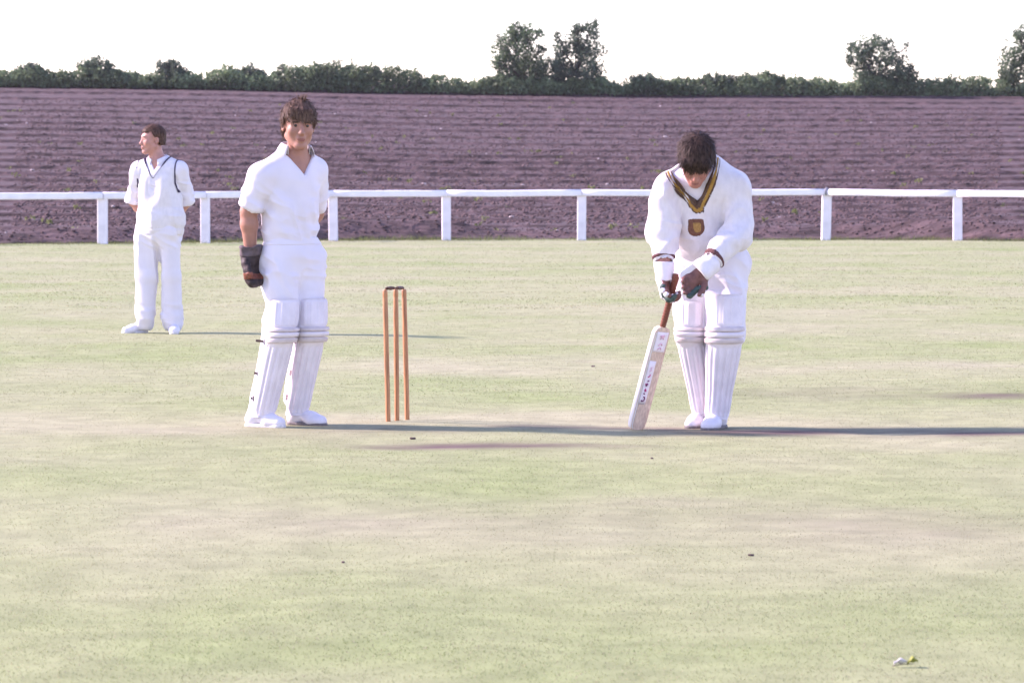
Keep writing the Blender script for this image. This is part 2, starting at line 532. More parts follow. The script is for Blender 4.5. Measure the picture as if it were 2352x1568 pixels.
# turf: fine near the camera, one sheet that runs well past the boundary and behind the camera
xs = np.unique(np.concatenate([np.linspace(-400, -14, 24), np.linspace(-14, 14, 190), np.linspace(14, 400, 24)]))
ys = np.unique(np.concatenate([np.linspace(-120, 4, 14), np.linspace(4, 32, 230), np.linspace(32, 90, 90)]))
XX, YY = np.meshgrid(xs, ys)
YY2 = YY.copy()
lim = fence_y(XX) + 1.15
top = YY > 70
YY2 = np.where(YY > 60, 60 + (YY - 60) / 30.0 * (lim - 60), YY)          # last rows follow the fence
ZZ = (.024 * fbm(XX * .33, YY2 * .33, 0, 50) + .009 * noise(XX * 1.7, YY2 * 1.9, 0, 55)) * np.clip((YY2 - 4) / 5, 0, 1)
ZZ = ZZ + np.where(YY2 > lim - .3, -.02, 0)
V = np.stack([XX, YY2, ZZ], -1).reshape(-1, 3)
ny, nx = XX.shape
ii = (np.arange(ny - 1)[:, None] * nx + np.arange(nx - 1)[None]).ravel()
Q = np.stack([ii, ii + 1, ii + nx + 1, ii + nx], 1)
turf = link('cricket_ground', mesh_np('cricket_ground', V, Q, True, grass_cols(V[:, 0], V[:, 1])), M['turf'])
tag(turf, 'pale mown cricket field with dry patches in front of the white rail', 'ground', kind='structure')

def turf_z(x, y): return (.024 * fbm(np.asarray(x) * .33, np.asarray(y) * .33, 0, 50) + .009 * noise(np.asarray(x) * 1.7, np.asarray(y) * 1.9, 0, 55)) * np.clip((np.asarray(y) - 4) / 5, 0, 1)

xs = np.unique(np.concatenate([np.linspace(-700, -46, 26), np.linspace(-46, 46, 520), np.linspace(46, 700, 26)]))
sv = np.concatenate([k * ROW + ROW * np.array([0, .0125, .025, .08, .15, .22, .30, .38, .46, .54, .62, .70, .78, .86, .94, .985]) for k in range(12, 39)])
sv = np.unique(np.concatenate([sv, np.arange(68, 84, .22), np.linspace(211, 480, 30)]))
XX, SS = np.meshgrid(xs, sv)
YY = SS - row_shift(np.clip(XX, -60, 60))
ZZ = field_z(XX, YY)
V = np.stack([XX, YY, ZZ], -1).reshape(-1, 3)
ny, nx = XX.shape
ii = (np.arange(ny - 1)[:, None] * nx + np.arange(nx - 1)[None]).ravel()
Q = np.stack([ii, ii + 1, ii + nx + 1, ii + nx], 1)
fld = link('ploughed_field', mesh_np('ploughed_field', V, Q, True), M['soil'])
tag(fld, 'purple-brown ploughed field rising in rows behind the white rail', 'field', kind='structure')

# clods along the near rows, pale stones and weeds: nobody could count these
def lumps(name, n, ylo, yhi, r0, r1, m, label, cat, xr=26, squash=.7, seed=1, power=1.0, octa=False):
    g = np.random.default_rng(seed)
    t = (1 + 5 ** .5) / 2
    ico = np.array([(-1, t, 0), (1, t, 0), (-1, -t, 0), (1, -t, 0), (0, -1, t), (0, 1, t), (0, -1, -t), (0, 1, -t), (t, 0, -1), (t, 0, 1), (-t, 0, -1), (-t, 0, 1)]) / 1.9
    fc = np.array([(0, 11, 5), (0, 5, 1), (0, 1, 7), (0, 7, 10), (0, 10, 11), (1, 5, 9), (5, 11, 4), (11, 10, 2), (10, 7, 6), (7, 1, 8), (3, 9, 4), (3, 4, 2), (3, 2, 6), (3, 6, 8), (3, 8, 9), (4, 9, 5), (2, 4, 11), (6, 2, 10), (8, 6, 7), (9, 8, 1)])
    if octa:
        ico = np.array([(1, 0, 0), (-1, 0, 0), (0, 1, 0), (0, -1, 0), (0, 0, 1), (0, 0, -1)]) * 1.1
        fc = np.array([(0, 2, 4), (2, 1, 4), (1, 3, 4), (3, 0, 4), (2, 0, 5), (1, 2, 5), (3, 1, 5), (0, 3, 5)])
    nv = len(ico)
    s = ylo + (yhi - ylo) * g.random(n) ** power
    x = (g.random(n) * 2 - 1) * xr * (s / 75.0 * .5 + .5)
    y = fence_y(x) + .5 + s
    r = r0 + (r1 - r0) * g.random(n) ** 2.5
    P = ico[None] * (1 + .35 * (g.random((n, nv, 1)) - .5)) * r[:, None, None] * np.stack([1 + .5 * g.random(n), np.ones(n), np.full(n, squash)], 1)[:, None]
    P = P + np.stack([x, y, field_z(x, y) + r * .25], 1)[:, None]
    F = (fc[None] + (np.arange(n) * nv)[:, None, None]).reshape(-1, 3)
    return tag(link(name, mesh_np(name, P.reshape(-1, 3), F, False), m), label, cat, kind='stuff')
lumps('soil_clods', 60000, 14, 124, .012, .055, M['clod'], 'fine loose clods over the far rows of the ploughed field', 'soil clods', seed=4, xr=21, octa=True)
lumps('soil_clods', 14000, .4, 40, .010, .040, M['clod'], 'loose brown clods strewn over the near rows of the ploughed field', 'soil clods', seed=3, power=1.6)
lumps('field_stones', 150, 1, 118, .02, .065, M['stone'], 'pale stones scattered over the ploughed field', 'stones', seed=5, xr=34)

def leaf_cards(C, size, g, cols, up=.3, aspect=.55):
    """pointed leaves (two triangles as a quad) at centres C"""
    n = len(C)
    d = g.normal(size=(n, 3)); d[:, 2] += up; d /= np.linalg.norm(d, axis=1)[:, None]
    e = np.cross(d, g.normal(size=(n, 3))); e /= np.linalg.norm(e, axis=1)[:, None] + 1e-9
    s = size[:, None]
    P = np.stack([C - d * s, C + e * s * aspect, C + d * s, C - e * s * aspect], 1).reshape(-1, 3)
    Q = np.arange(4 * n).reshape(n, 4)
    return P, Q, np.repeat(cols, 4, axis=0)

g = np.random.default_rng(8)
n = 240
s = 2 + 116 * g.random(n) ** 1.1; x = (g.random(n) * 2 - 1) * 30; y = fence_y(x) + s
Cn, Sz = [], []
for i in range(n):
    k = g.integers(5, 13)
    c = np.stack([x[i] + g.normal(size=k) * .06, y[i] + g.normal(size=k) * .06, np.full(k, field_z(x[i:i + 1], y[i:i + 1])[0]) + .06 + .1 * g.random(k)], 1)
    Cn.append(c); Sz.append(np.full(k, .03 + .045 * g.random()))
Cn, Sz = np.concatenate(Cn), np.concatenate(Sz)
P, Q, cc = leaf_cards(Cn, Sz, g, A3((.15, .165, .06)) * (.7 + .6 * g.random((len(Cn), 1))), .8)
tag(link('weeds', mesh_np('weeds', P, Q, True, cc), M['leaves']), 'small green weeds sprouting between the ploughed rows', 'weeds', kind='stuff')

# ------------------------------------------------------------------ fence
fence = empty('rail_fence', (FG[10].x, FG[10].y, 0))
tag(fence, 'white painted post and rail fence along the far edge of the grass', 'fence')
rail_py = np.interp([p[0] for p in FP], [-1560, 0, 235, 471, 765, 1025, 1336, 1617, 1898, 2200, 2352, 3990], [458, 450.5, 449.5, 448, 445, 444.5, 443, 442, 441.5, 444.5, 446, 456])
RP = [at_depth(p[0], q, f.y) for p, q, f in zip(FP, rail_py, FG)]
FO = Vector(fence.location)
for i, (f, r) in enumerate(zip(FG, RP)):
    wd = .19 + .02 * random.random()
    top = r.z - .055
    a = random.uniform(-.02, .02)
    mb = MB().box((0, 0, (top - .3) * .5), (wd, .13, top + .3), Matrix.Rotation(a, 3, 'Y') @ Matrix.Rotation(random.uniform(-.12, .12), 3, 'Z'), .012)
    o = mb.build('post', M['paint_dirty'], fence, False)
    o.location = Vector((f.x, f.y + .06, 0)) - FO
def rail_piece(a, b, gap0, gap1):
    d = (b - a); L = d.length; d.normalize()
    a2, b2 = a + d * gap0, b - d * gap1
    side = Vector((0, 0, 1)).cross(d).normalized(); up = d.cross(side)
    prof = [(-.052, -.07), (.052, -.07), (.06, -.055), (.06, .035), (.042, .062), (.012, .075), (-.012, .075), (-.042, .062), (-.06, .035), (-.06, -.055)]
    mb = MB(); K = 6
    for k in range(K + 1):
        t = k / K; c = a2.lerp(b2, t) - Vector((0, 0, .012 * math.sin(math.pi * t) * random.random()))
        for p in prof: mb.v.append(tuple(c + side * p[0] + up * p[1] - FO))
    n = len(prof)
    for k in range(K):
        for j in range(n):
            q = (j + 1) % n
            mb.f.append((k * n + j, k * n + q, (k + 1) * n + q, (k + 1) * n + j))
    mb.f.append(tuple(range(n - 1, -1, -1))); mb.f.append(tuple(K * n + j for j in range(n)))
    o = mb.build('rail', M['paint'], fence, False)
    for pl in o.data.polygons: pl.use_smooth = len(pl.vertices) == 4
    return o
KB = [p[0] for p in FP].index(1898)
for i in range(len(RP) - 1):
    g0 = .045 if i == KB else .004; g1 = .045 if i + 1 == KB else .004
    rail_piece(RP[i], RP[i + 1], g0, g1)
c = RP[KB] - FO
mb = MB().box((c.x, c.y - .02, c.z + .012), (.075, .10, .15), None, .01)
mb.tube([(c.x, c.y - .02, c.z + .07), (c.x, c.y - .02, c.z + .115)], .02, 8)
tag(mb.build('rail_bracket', M['metal'], fence), 'grey bracket where two rails meet')

# ------------------------------------------------------------------ hedge, bushes, trees
TOP_PX = [-400, 0, 60, 130, 180, 260, 330, 350, 430, 470, 520, 570, 620, 650, 690, 760, 850, 920, 1000, 1100, 1150, 1390, 1430, 1480, 1560, 1620, 1680, 1720, 1780, 1850, 1930, 2000, 2100, 2200, 2290, 2352, 2800]
TOP_PY = [150, 150, 140, 156, 150, 152, 158, 156, 160, 158, 150, 146, 164, 150, 150, 146, 150, 152, 160, 172, 168, 168, 178, 165, 176, 166, 172, 168, 164, 178, 180, 172, 160, 160, 178, 176, 170]
M2P = HD / FPX
def hedge_top(px): return np.interp(px, TOP_PX, TOP_PY)
def hedge_base(px): return np.interp(px, HB_PX, HB_PY)

hedge = empty('hedge', at_depth(1176, hedge_base(1176), HD))
tag(hedge, 'long low overgrown hedge along the top of the ploughed field', 'hedge')
HO = A3(hedge.location)
g = np.random.default_rng(21)
n = 165000
px = -1500 + 5380 * g.random(n)
bx_ = (px - 1176) * M2P
yy0 = g.random(n)
topz = (hedge_base(px) - hedge_top(px)) * M2P
topz = topz * (.84 + .26 * fbm(bx_ * .45, 0, 0, 61) + .20 * noise(bx_ * 1.9, yy0 * 2, 0, 62) + .16 * noise(bx_ * 6.5, yy0 * 5, 0, 63) + .10 * g.random(n) ** 3)
hh = g.random(n) ** .8
dep = (yy0 * 2 - 1)
wd = .9 * np.sqrt(np.clip(1 - hh ** 3, .05, 1))
z = hh * topz
yy = HD + .4 + dep * wd
keep = fbm(bx_ * 1.3, yy * 1.3, z * 1.5, 64) > -.6 + .30 * hh
base = field_z(bx_, np.full(n, HD), False)
C = np.stack([bx_, yy, base + z + .02], 1)[keep]
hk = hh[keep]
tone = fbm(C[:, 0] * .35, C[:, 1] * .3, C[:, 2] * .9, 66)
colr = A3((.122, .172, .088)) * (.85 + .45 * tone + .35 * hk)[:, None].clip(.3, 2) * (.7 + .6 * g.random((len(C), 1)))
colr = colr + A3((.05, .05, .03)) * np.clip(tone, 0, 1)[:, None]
P, Q, cc = leaf_cards(C, .06 + .07 * g.random(len(C)), g, colr)
link('foliage', mesh_np('hedge_foliage', P - HO, Q, True, cc), M['leaves'], hedge)
stems = MB()
for k in range(260):
    p = -1400 + 20 * k + random.uniform(-8, 8)
    x = (p - 1176) * M2P; h = float((hedge_base(p) - hedge_top(p)) * M2P)
    b0 = Vector((x, HD + random.uniform(-.1, .7), float(field_z(np.array([x]), np.array([HD]), False)[0]) - .2))
    stems.tube([b0 - Vector(HO), b0 + Vector((random.uniform(-.2, .2), 0, h * .55)) - Vector(HO), b0 + Vector((random.uniform(-.35, .35), 0, h * .95)) - Vector(HO)], [.035, .02, .006], 5)
tag(stems.build('stems', M['bark'], hedge), kind='stuff')

def tree(name, label, cat, px, top_py, wpx, lobes, nleaf=5200, seed=0, tone=(.050, .070, .040), leaf=.085, dens=1.0, dy=.6, group=None):
    """lobes: (dx, dz, r) in picture pixels from the foot; trunk, limbs and a crown of separate leaves"""
    g = np.random.default_rng(seed)
    bpy_ = float(hedge_base(px))
    foot = at_depth(px, bpy_, HD); foot.y += dy
    foot.z = float(field_z(np.array([foot.x]), np.array([HD]), False)[0]) - .05
    t = empty(name, foot); tag(t, label, cat, group)
    tr = MB()
    Ht = (bpy_ - top_py) * M2P
    st = Vector((0, 0, -.3)); fork = Vector((random.uniform(-.1, .1), 0, Ht * .28))
    tr.tube([st, Vector((0, 0, Ht * .1)), fork], [.13, .10, .08], 7)
    C, S, T, LC = [], [], [], []
    lobes = [(q[0] * 1.06, q[1] * 1.07, q[2] * 1.14) for q in lobes]
    tot = sum(l[2] ** 2 for l in lobes)
    for (dx, dz, r) in lobes:
        c = A3((dx * M2P, 0, dz * M2P)); R = r * M2P
        c[1] = g.uniform(-.5, .5) * R; LC.append(c)
        mid = fork.lerp(Vector(c), .55) + Vector((random.uniform(-.15, .15), random.uniform(-.15, .15), .1))
        tr.tube([fork, mid, Vector(c)], [.055, .035, .014], 5)
        for q in range(5):
            dd = Vector(g.normal(size=3)).normalized() * R * .9
            tr.tube([mid.lerp(Vector(c), .4), Vector(c) + dd * .5, Vector(c) + dd * 1.05], [.018, .011, .004], 4)
        k = int(nleaf * r * r / tot)
        d = g.normal(size=(k, 3)); d /= np.linalg.norm(d, axis=1)[:, None]
        rad = R * (g.random(k) ** .42) * (1 + .30 * noise(d[:, 0] * 2.3 + seed, d[:, 1] * 2.3, d[:, 2] * 2.3 + dx, seed))
        p = c + d * rad[:, None] * A3((1, .85, 1))
        kp = fbm(p[:, 0] * 2.2, p[:, 1] * 2.2, p[:, 2] * 2.2, seed + 5) > (-.25 + .35 * (rad / R - .75)) / dens
        p = p[kp]
        C.append(p); S.append(leaf * (.7 + .6 * g.random(len(p))))
        clump_tone = fbm(p[:, 0] * 1.6, p[:, 1] * 1.6, p[:, 2] * 1.6, seed + 9)  # leaf tone varies at random in clumps
        T.append(A3((2.0, 2.15, 1.9)) * A3(tone) * (1 + .6 * clump_tone)[:, None].clip(.4, 2) * (.7 + .6 * g.random((len(p), 1))))
    # loose sprigs beyond the outline
    for q in range(26):
        li = g.integers(len(lobes)); l = lobes[li]
        d = g.normal(size=3); d[2] = abs(d[2]) * .9; d /= np.linalg.norm(d)
        c = LC[li]; R = l[2] * M2P
        L = R * g.uniform(1.05, 1.38)
        tr.tube([Vector(c), Vector(c + d * R * .7), Vector(c + d * L)], [.012, .010, .004], 4)
        k = 14
        p = c + d * (R * .85 + (L - R * .8) * g.random((k, 1))) + g.normal(size=(k, 3)) * .055
        C.append(p); S.append(leaf * .8 * np.ones(k)); T.append(2.0 * A3(tone) * (.8 + .6 * g.random((k, 1))))
    C, S, T = np.concatenate(C), np.concatenate(S), np.concatenate(T)
    C[:, 2] = np.maximum(C[:, 2], .05)
    P, Q, cc = leaf_cards(C, S, g, T)
    link('crown', mesh_np('crown', P, Q, True, cc), M['leaves'], t)
    tr.build('trunk', M['bark'], t)
    return t

tree('hawthorn_tree', 'taller leafy tree with a ragged crown, left one of the close pair above the hedge', 'tree', 1195, 48, 130,
     [(-32, 60, 34), (-10, 105, 38), (20, 70, 34), (-38, 100, 26), (22, 125, 28), (-8, 138, 22), (0, 40, 34), (-48, 70, 18), (48, 100, 14), (40, 135, 10), (-42, 34, 24), (40, 38, 26), (52, 62, 24), (46, 20, 24)], 11000, 101, dens=1.3)
tree('hawthorn_tree', 'ragged tree with spiky top, right one of the close pair above the hedge', 'tree', 1325, 38, 120,
     [(-28, 55, 32), (12, 60, 36), (30, 95, 34), (0, 110, 30), (-30, 95, 22), (28, 138, 22), (40, 158, 10), (-38, 125, 14), (4, 140, 18), (46, 60, 18), (42, 32, 26), (-40, 34, 28), (-46, 66, 20), (-50, 24, 24), (10, 25, 30)], 11500, 102, dens=1.3, tone=(.046, .062, .042))
tree('hawthorn_tree', 'lone round-headed tree standing on the hedge above the batsman in the sweater', 'tree', 2018, 78, 165,
     [(-42, 90, 28), (-20, 115, 26), (12, 110, 30), (20, 75, 34), (48, 70, 30), (-25, 70, 30), (-60, 78, 14), (70, 52, 18), (-55, 110, 12), (0, 45, 34), (64, 112, 8), (50, 36, 30), (-36, 38, 26)], 8800, 103, (.052, .070, .046), dens=1.3)
tree('hawthorn_tree', 'leafy tree at the right end of the hedge, cut by the picture edge', 'tree', 2368, 48, 150,
     [(-36, 80, 34), (-8, 110, 40), (-50, 55, 24), (30, 90, 44), (40, 135, 30), (10, 140, 30), (-24, 135, 12), (0, 50, 40), (-44, 30, 26)], 9000, 104, (.050, .068, .042), dens=1.3)
tree('hedge_bush', 'rounded dark bush standing out of the left part of the hedge', 'bush', 216, 126, 80, [(-16, 42, 22), (10, 48, 24), (28, 38, 20), (-4, 30, 24), (-28, 28, 16)], 3800, 105, (.044, .062, .042), dens=1.4)
tree('hedge_bush', 'rounded bush rising from the hedge above the man in the sleeveless sweater', 'bush', 388, 126, 75, [(-12, 48, 20), (8, 45, 22), (24, 32, 18), (0, 26, 24), (-22, 30, 14)], 3600, 106, (.044, .060, .044), dens=1.4)
tree('hedge_bush', 'small low bush at the far left end of the hedge', 'bush', 64, 137, 60, [(-10, 34, 18), (12, 36, 18), (0, 22, 20), (26, 24, 14)], 2600, 107, (.05, .066, .05), dens=1.3)
tree('hedge_bush', 'broad bushy stretch of hedge just right of the young wicketkeeper', 'bush', 770, 138, 200, [(-60, 34, 26), (-28, 44, 24), (4, 46, 26), (38, 40, 26), (70, 34, 24), (100, 30, 22), (0, 22, 28), (-50, 20, 24), (50, 20, 26)], 6500, 108, (.044, .060, .036), dens=1.5)
tree('hedge_bush', 'pale bush between the two rounded ones and the broad one', 'bush', 565, 143, 80, [(-22, 32, 18), (4, 38, 20), (26, 34, 16), (0, 20, 22)], 2600, 109, (.062, .080, .058), dens=1.2)
tree('hedge_bush', 'tiny upright bush left of the broad bushy stretch of hedge', 'bush', 648, 142, 30, [(0, 48, 9), (-4, 36, 11), (5, 28, 12)], 900, 110, (.055, .075, .05), dens=1.3)
tree('hedge_bush', 'pale low bush on the hedge left of the batsman in the sweater', 'bush', 1480, 163, 60, [(-14, 32, 16), (8, 36, 16), (26, 28, 13)], 2000, 111, (.062, .080, .056), dens=1.2)
tree('hedge_bush', 'pale bushy stretch of hedge directly above the head of the batsman', 'bush', 1690, 160, 140, [(-50, 36, 18), (-20, 30, 18), (20, 34, 20), (60, 38, 18), (90, 34, 16)], 3800, 112, (.060, .078, .054), dens=1.2)

def sapling(px, top_py, seed, label):
    foot = at_depth(px, float(hedge_base(px)), HD); foot.y += 3.0
    foot.z = float(field_z(np.array([foot.x]), np.array([HD + 3]), False)[0]) - .05
    g = np.random.default_rng(seed)
    t = empty('thin_sapling', foot); tag(t, label, 'sapling', 'thin twiggy saplings behind the hedge')
    H = (float(hedge_base(px)) - top_py) * M2P
    tr = MB(); C = []
    for k in range(9):
        a = Vector((g.uniform(-.15, .15), g.uniform(-.15, .15), -.2))
        b = Vector((g.uniform(-1.3, 1.3), g.uniform(-.6, .6), H * g.uniform(.7, 1.0)))
        m_ = a.lerp(b, .5) + Vector((g.uniform(-.15, .15), 0, .1))
        tr.tube([a, m_, b], [.012, .008, .003], 4)
        for q in range(24):
            C.append(np.array(m_.lerp(b, g.random() * 1.02)) + g.normal(size=3) * .07)
    C = np.array(C)
    P, Q, cc = leaf_cards(C, .03 + .02 * g.random(len(C)), g, A3((.16, .14, .11)) * (.7 + .6 * g.random((len(C), 1))))
    link('crown', mesh_np('crown', P, Q, True, cc), M['leaves'], t)
    tr.build('trunk', M['bark'], t)
sapling(775, 98, 201, 'thin twiggy sapling showing faintly above the broad bush by the wicketkeeper')
sapling(1425, 140, 202, 'thin twiggy sapling just right of the pair of trees')
sapling(2262, 118, 203, 'thin twiggy sapling left of the tree at the picture edge')

# ------------------------------------------------------------------ grass blades (stuff)
def blades():
    g = np.random.default_rng(77)
    P, Cc = [], []
    for (y0, y1, dens, h0, h1, wd) in ((7.8, 12, 6500, .003, .009, .0019), (12, 20, 3000, .003, .0085, .0024), (20, 34, 800, .004, .010, .004), (34, 76, 150, .005, .013, .009)):
        hw = lambda y: y * 1176 / FPX * 1.22 + .25
        n = int((hw(y0) + hw(y1)) * (y1 - y0) * dens)
        y = y0 + (y1 - y0) * g.random(n); x = (g.random(n) * 2 - 1) * hw(y)
        k = y < fence_y(x) + .6
        x, y = x[k], y[k]; n = len(x)
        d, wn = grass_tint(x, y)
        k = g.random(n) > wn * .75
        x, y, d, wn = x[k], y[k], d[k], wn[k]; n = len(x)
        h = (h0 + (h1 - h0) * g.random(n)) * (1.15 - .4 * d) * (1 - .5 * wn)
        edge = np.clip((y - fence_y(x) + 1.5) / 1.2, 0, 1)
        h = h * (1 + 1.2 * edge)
        a = g.random(n) * 2 * math.pi; ln = g.normal(size=(n, 2)) * 1.1
        z = turf_z(x, y) - .002
        wv = wd * (.6 + .8 * g.random(n))
        ux, uy = np.cos(a) * wv, np.sin(a) * wv
        b0 = np.stack([x - ux, y - uy, z], 1); b1 = np.stack([x + ux, y + uy, z], 1)
        tp = np.stack([x + ln[:, 0] * h, y + ln[:, 1] * h, z + h], 1)
        P.append(np.stack([b0, b1, tp], 1).reshape(-1, 3))
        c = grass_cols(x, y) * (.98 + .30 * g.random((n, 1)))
        straw = g.random(n) < .16 + .25 * d
        c[straw] = A3((.33, .31, .20)) * (.85 + .3 * g.random((straw.sum(), 1)))
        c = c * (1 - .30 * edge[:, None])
        Cc.append(np.repeat(c, 3, axis=0))
    n = 16000
    x = (g.random(n) * 2 - 1) * 15; y = fence_y(x) + .35 + g.normal(size=n) * .28
    h = (.03 + .09 * g.random(n) ** 2) * (.6 + .8 * np.clip(fbm(x * .9, 0, 0, 71) + .4, 0, 1)); a = g.random(n) * 6.28
    b0 = np.stack([x - .006 * np.cos(a), y - .006 * np.sin(a), np.full(n, -.03)], 1); b1 = np.stack([x + .006 * np.cos(a), y + .006 * np.sin(a), np.full(n, -.03)], 1)
    tp = np.stack([x + g.normal(size=n) * .5 * h, y + g.normal(size=n) * .5 * h, h], 1)
    P.append(np.stack([b0, b1, tp], 1).reshape(-1, 3)); Cc.append(np.repeat(A3((.14, .165, .06)) * (.7 + .6 * g.random((n, 1))), 3, axis=0))
    P, Cc = np.concatenate(P), np.concatenate(Cc)
    me = mesh_np('grass', P, np.arange(len(P)).reshape(-1, 3), False, Cc)
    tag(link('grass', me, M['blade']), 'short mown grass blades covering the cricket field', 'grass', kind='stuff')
blades()

# ------------------------------------------------------------------ stumps and bails
H_ST = .711
lean = [(-.016, 0), (-.006, 0), (-.017, .004)]
tops = []
names = ['left of the three wooden stumps, nearest the wicketkeeper', 'middle one of the three wooden stumps', 'right of the three wooden stumps, nearest the batsman']
for i in range(3):
    prof = [(z, r * .72) for z, r in [(-.02, .018), (.05, .0185), (.3, .019), (.55, .019), (.66, .019), (.664, .0178), (.672, .0178), (.676, .019), (.700, .0185), (.708, .0165), (.711, .012)]]
    mb = MB(); nn = 16
    for z, r in prof:
        for k in range(nn):
            a = 2 * math.pi * k / nn
            groove = 1.0 if z < .705 else (.80 if abs(math.sin(a)) > .75 else 1.0)
            mb.v.append((r * math.cos(a) * groove + lean[i][0] * z / H_ST, r * math.sin(a) + lean[i][1] * z / H_ST, z))
    for q in range(len(prof) - 1):
        for k in range(nn):
            j = (k + 1) % nn
            mb.f.append((q * nn + k, q * nn + j, (q + 1) * nn + j, (q + 1) * nn + k))
    mb.f.append(tuple((len(prof) - 1) * nn + k for k in range(nn)))
    o = mb.build('wicket_stump', M['ash'])
    STUMPS[i].z = float(turf_z(STUMPS[i].x, STUMPS[i].y))
    o.location = STUMPS[i]
    tag(o, names[i], 'stump', 'stumps of the wicket')
    tops.append(STUMPS[i] + Vector((lean[i][0], lean[i][1], H_ST)))
for i in range(2):
    a, b = tops[i], tops[i + 1]
    d = (b - a).normalized()
    a2 = a + d * .004 + Vector((0, 0, .006)); b2 = b - d * .004 + Vector((0, 0, .006)); L = (b2 - a2).length
    mb = MB()
    ts = [0, .04, .16, .20, .24, .5, .76, .80, .84, .96, 1]; rr = [.004, .006, .006, .0095, .008, .011, .008, .0095, .006, .006, .004]
    mb.tube([d * (L * t) for t in ts], rr, 10)
    o = mb.build('bail', M['bail']); o.location = a2
    tag(o, ['dark wooden bail lying across the left and middle stumps', 'dark wooden bail lying across the middle and right stumps'][i], 'bail', 'bails on the wicket')

# ------------------------------------------------------------------ people: shared shapes
def Rz(a): c, s = math.cos(a), math.sin(a); return np.array([[c, -s, 0], [s, c, 0], [0, 0, 1]])
def Rx(a): c, s = math.cos(a), math.sin(a); return np.array([[1, 0, 0], [0, c, -s], [0, s, c]])
def Ry(a): c, s = math.cos(a), math.sin(a); return np.array([[c, 0, s], [0, 1, 0], [-s, 0, c]])
def headR(yaw, pitch, roll=0): return Rz(math.radians(yaw)) @ Rx(math.radians(pitch)) @ Ry(math.radians(roll))
def tow(R, o, p): return np.array(R) @ A3(p) + A3(o)

def add_head(F, R, o, jaw=1.0, wide=1.0):
    t = lambda p: tow(R, o, p)
    w_ = wide
    F.ell(t((0, .014, .036)), (.075 * w_, .096, .084), .01, R)
    F.ell(t((0, -.030, -.025)), (.063 * w_, .062, .082), .03, R)
    for s in (-1, 1):
        F.cone(t((s * .050 * w_, .004, -.058)), t((s * .016, -.070, -.102 * jaw)), .020, .017, .028)
        F.ell(t((s * .041 * w_, -.062, -.024)), (.022, .022, .024), .022, R)
        F.ell(t((s * .076 * w_, .014, -.008)), (.010, .020, .031), .006, R)
        F.ell(t((s * .079 * w_, .005, -.006)), (.006, .009, .016), .004, R, 's')
    F.ell(t((0, -.076, -.101 * jaw)), (.020, .018, .017), .022, R)
    F.cone(t((-.036, -.073, .026)), t((.036, -.073, .026)), .015, .015, .018)
    for s in (-1, 1):
        F.ell(t((s * .031, -.103, .006)), (.019, .020, .014), .010, R, 's')
        F.ell(t((s * .031, -.074, .005)), (.0165, .0145, .013), .004, R)
    F.cone(t((0, -.086, .012)), t((0, -.108, -.030)), .0085, .0125, .011)
    for s in (-1, 1): F.ell(t((s * .011, -.099, -.033)), (.009, .010, .008), .006, R)
    F.ell(t((0, -.088, -.060)), (.026, .014, .020), .012, R)
    F.ell(t((0, -.097, -.0605)), (.022, .0075, .0060), .004, R)
    F.ell(t((0, -.096, -.0735)), (.020, .0080, .0070), .004, R)
    F.ell(t((0, -.108, -.0672)), (.025, .0075, .0018), .003, R, 's')

def paint_head(ob, R, o, mats):
    """lips and brows take their own colour on the one body mesh"""
    me = ob.data
    for m_ in mats: me.materials.append(m_)
    n = len(me.polygons); c = np.empty(n * 3, 'f4'); me.polygons.foreach_get('center', c)
    q = (c.reshape(-1, 3) - A3(o)) @ np.array(R)
    idx = np.zeros(n, 'i4')
    front = q[:, 1] < -.05
    lips = front & (((q[:, 0] / .022) ** 2 + ((q[:, 2] + .067) / .0085) ** 2) < 1) & (q[:, 1] < -.080)
    ax = np.abs(q[:, 0])
    brow = front & (ax > .012) & (ax < .05) & (np.abs(q[:, 2] - (.0255 - .10 * (ax - .030) * (ax > .03))) < .0052)
    idx[lips] = 1; idx[brow] = 2
    me.polygons.foreach_set('material_index', idx)

def add_eyes(parent, R, o, look=0.0):
    for s in (-1, 1):
        c = tow(R, o, (s * .031, -.0765, .006))
        mb = MB(); n1, n2 = 8, 12; r = .0128
        P = [[tuple(r * math.sin(math.pi * i / n1) * np.array((math.cos(2 * math.pi * j / n2), 0, math.sin(2 * math.pi * j / n2))) + np.array((0, -r * math.cos(math.pi * i / n1), 0))) for j in range(n2 + 1)] for i in range(n1 + 1)]
        P = [[tuple(np.array(R) @ Rz(look) @ np.array(p)) for p in row] for row in P]
        mb.grid(P)
        e = mb.build('eye', M['eye'], parent); e.location = c
        e.data.materials.append(M['iris'])
        for pl in e.data.polygons:
            if pl.index // n2 < 3: pl.material_index = 1

def hair_disp(seed, amp, R, o, lines=70.0):
    def f(V):
        q = (V - A3(o)) @ np.array(R)
        a = np.arctan2(q[:, 0], q[:, 1] * .8 - q[:, 2] * .25)
        return amp * (.9 * fbm(q[:, 0] * lines, q[:, 1] * 16, q[:, 2] * 16, seed) + .7 * noise(a * 9, q[:, 2] * 14, 0, seed + 3)) + amp * .6 * noise(q[:, 0] * 22, q[:, 1] * 22, q[:, 2] * 22, seed + 4)
    return f

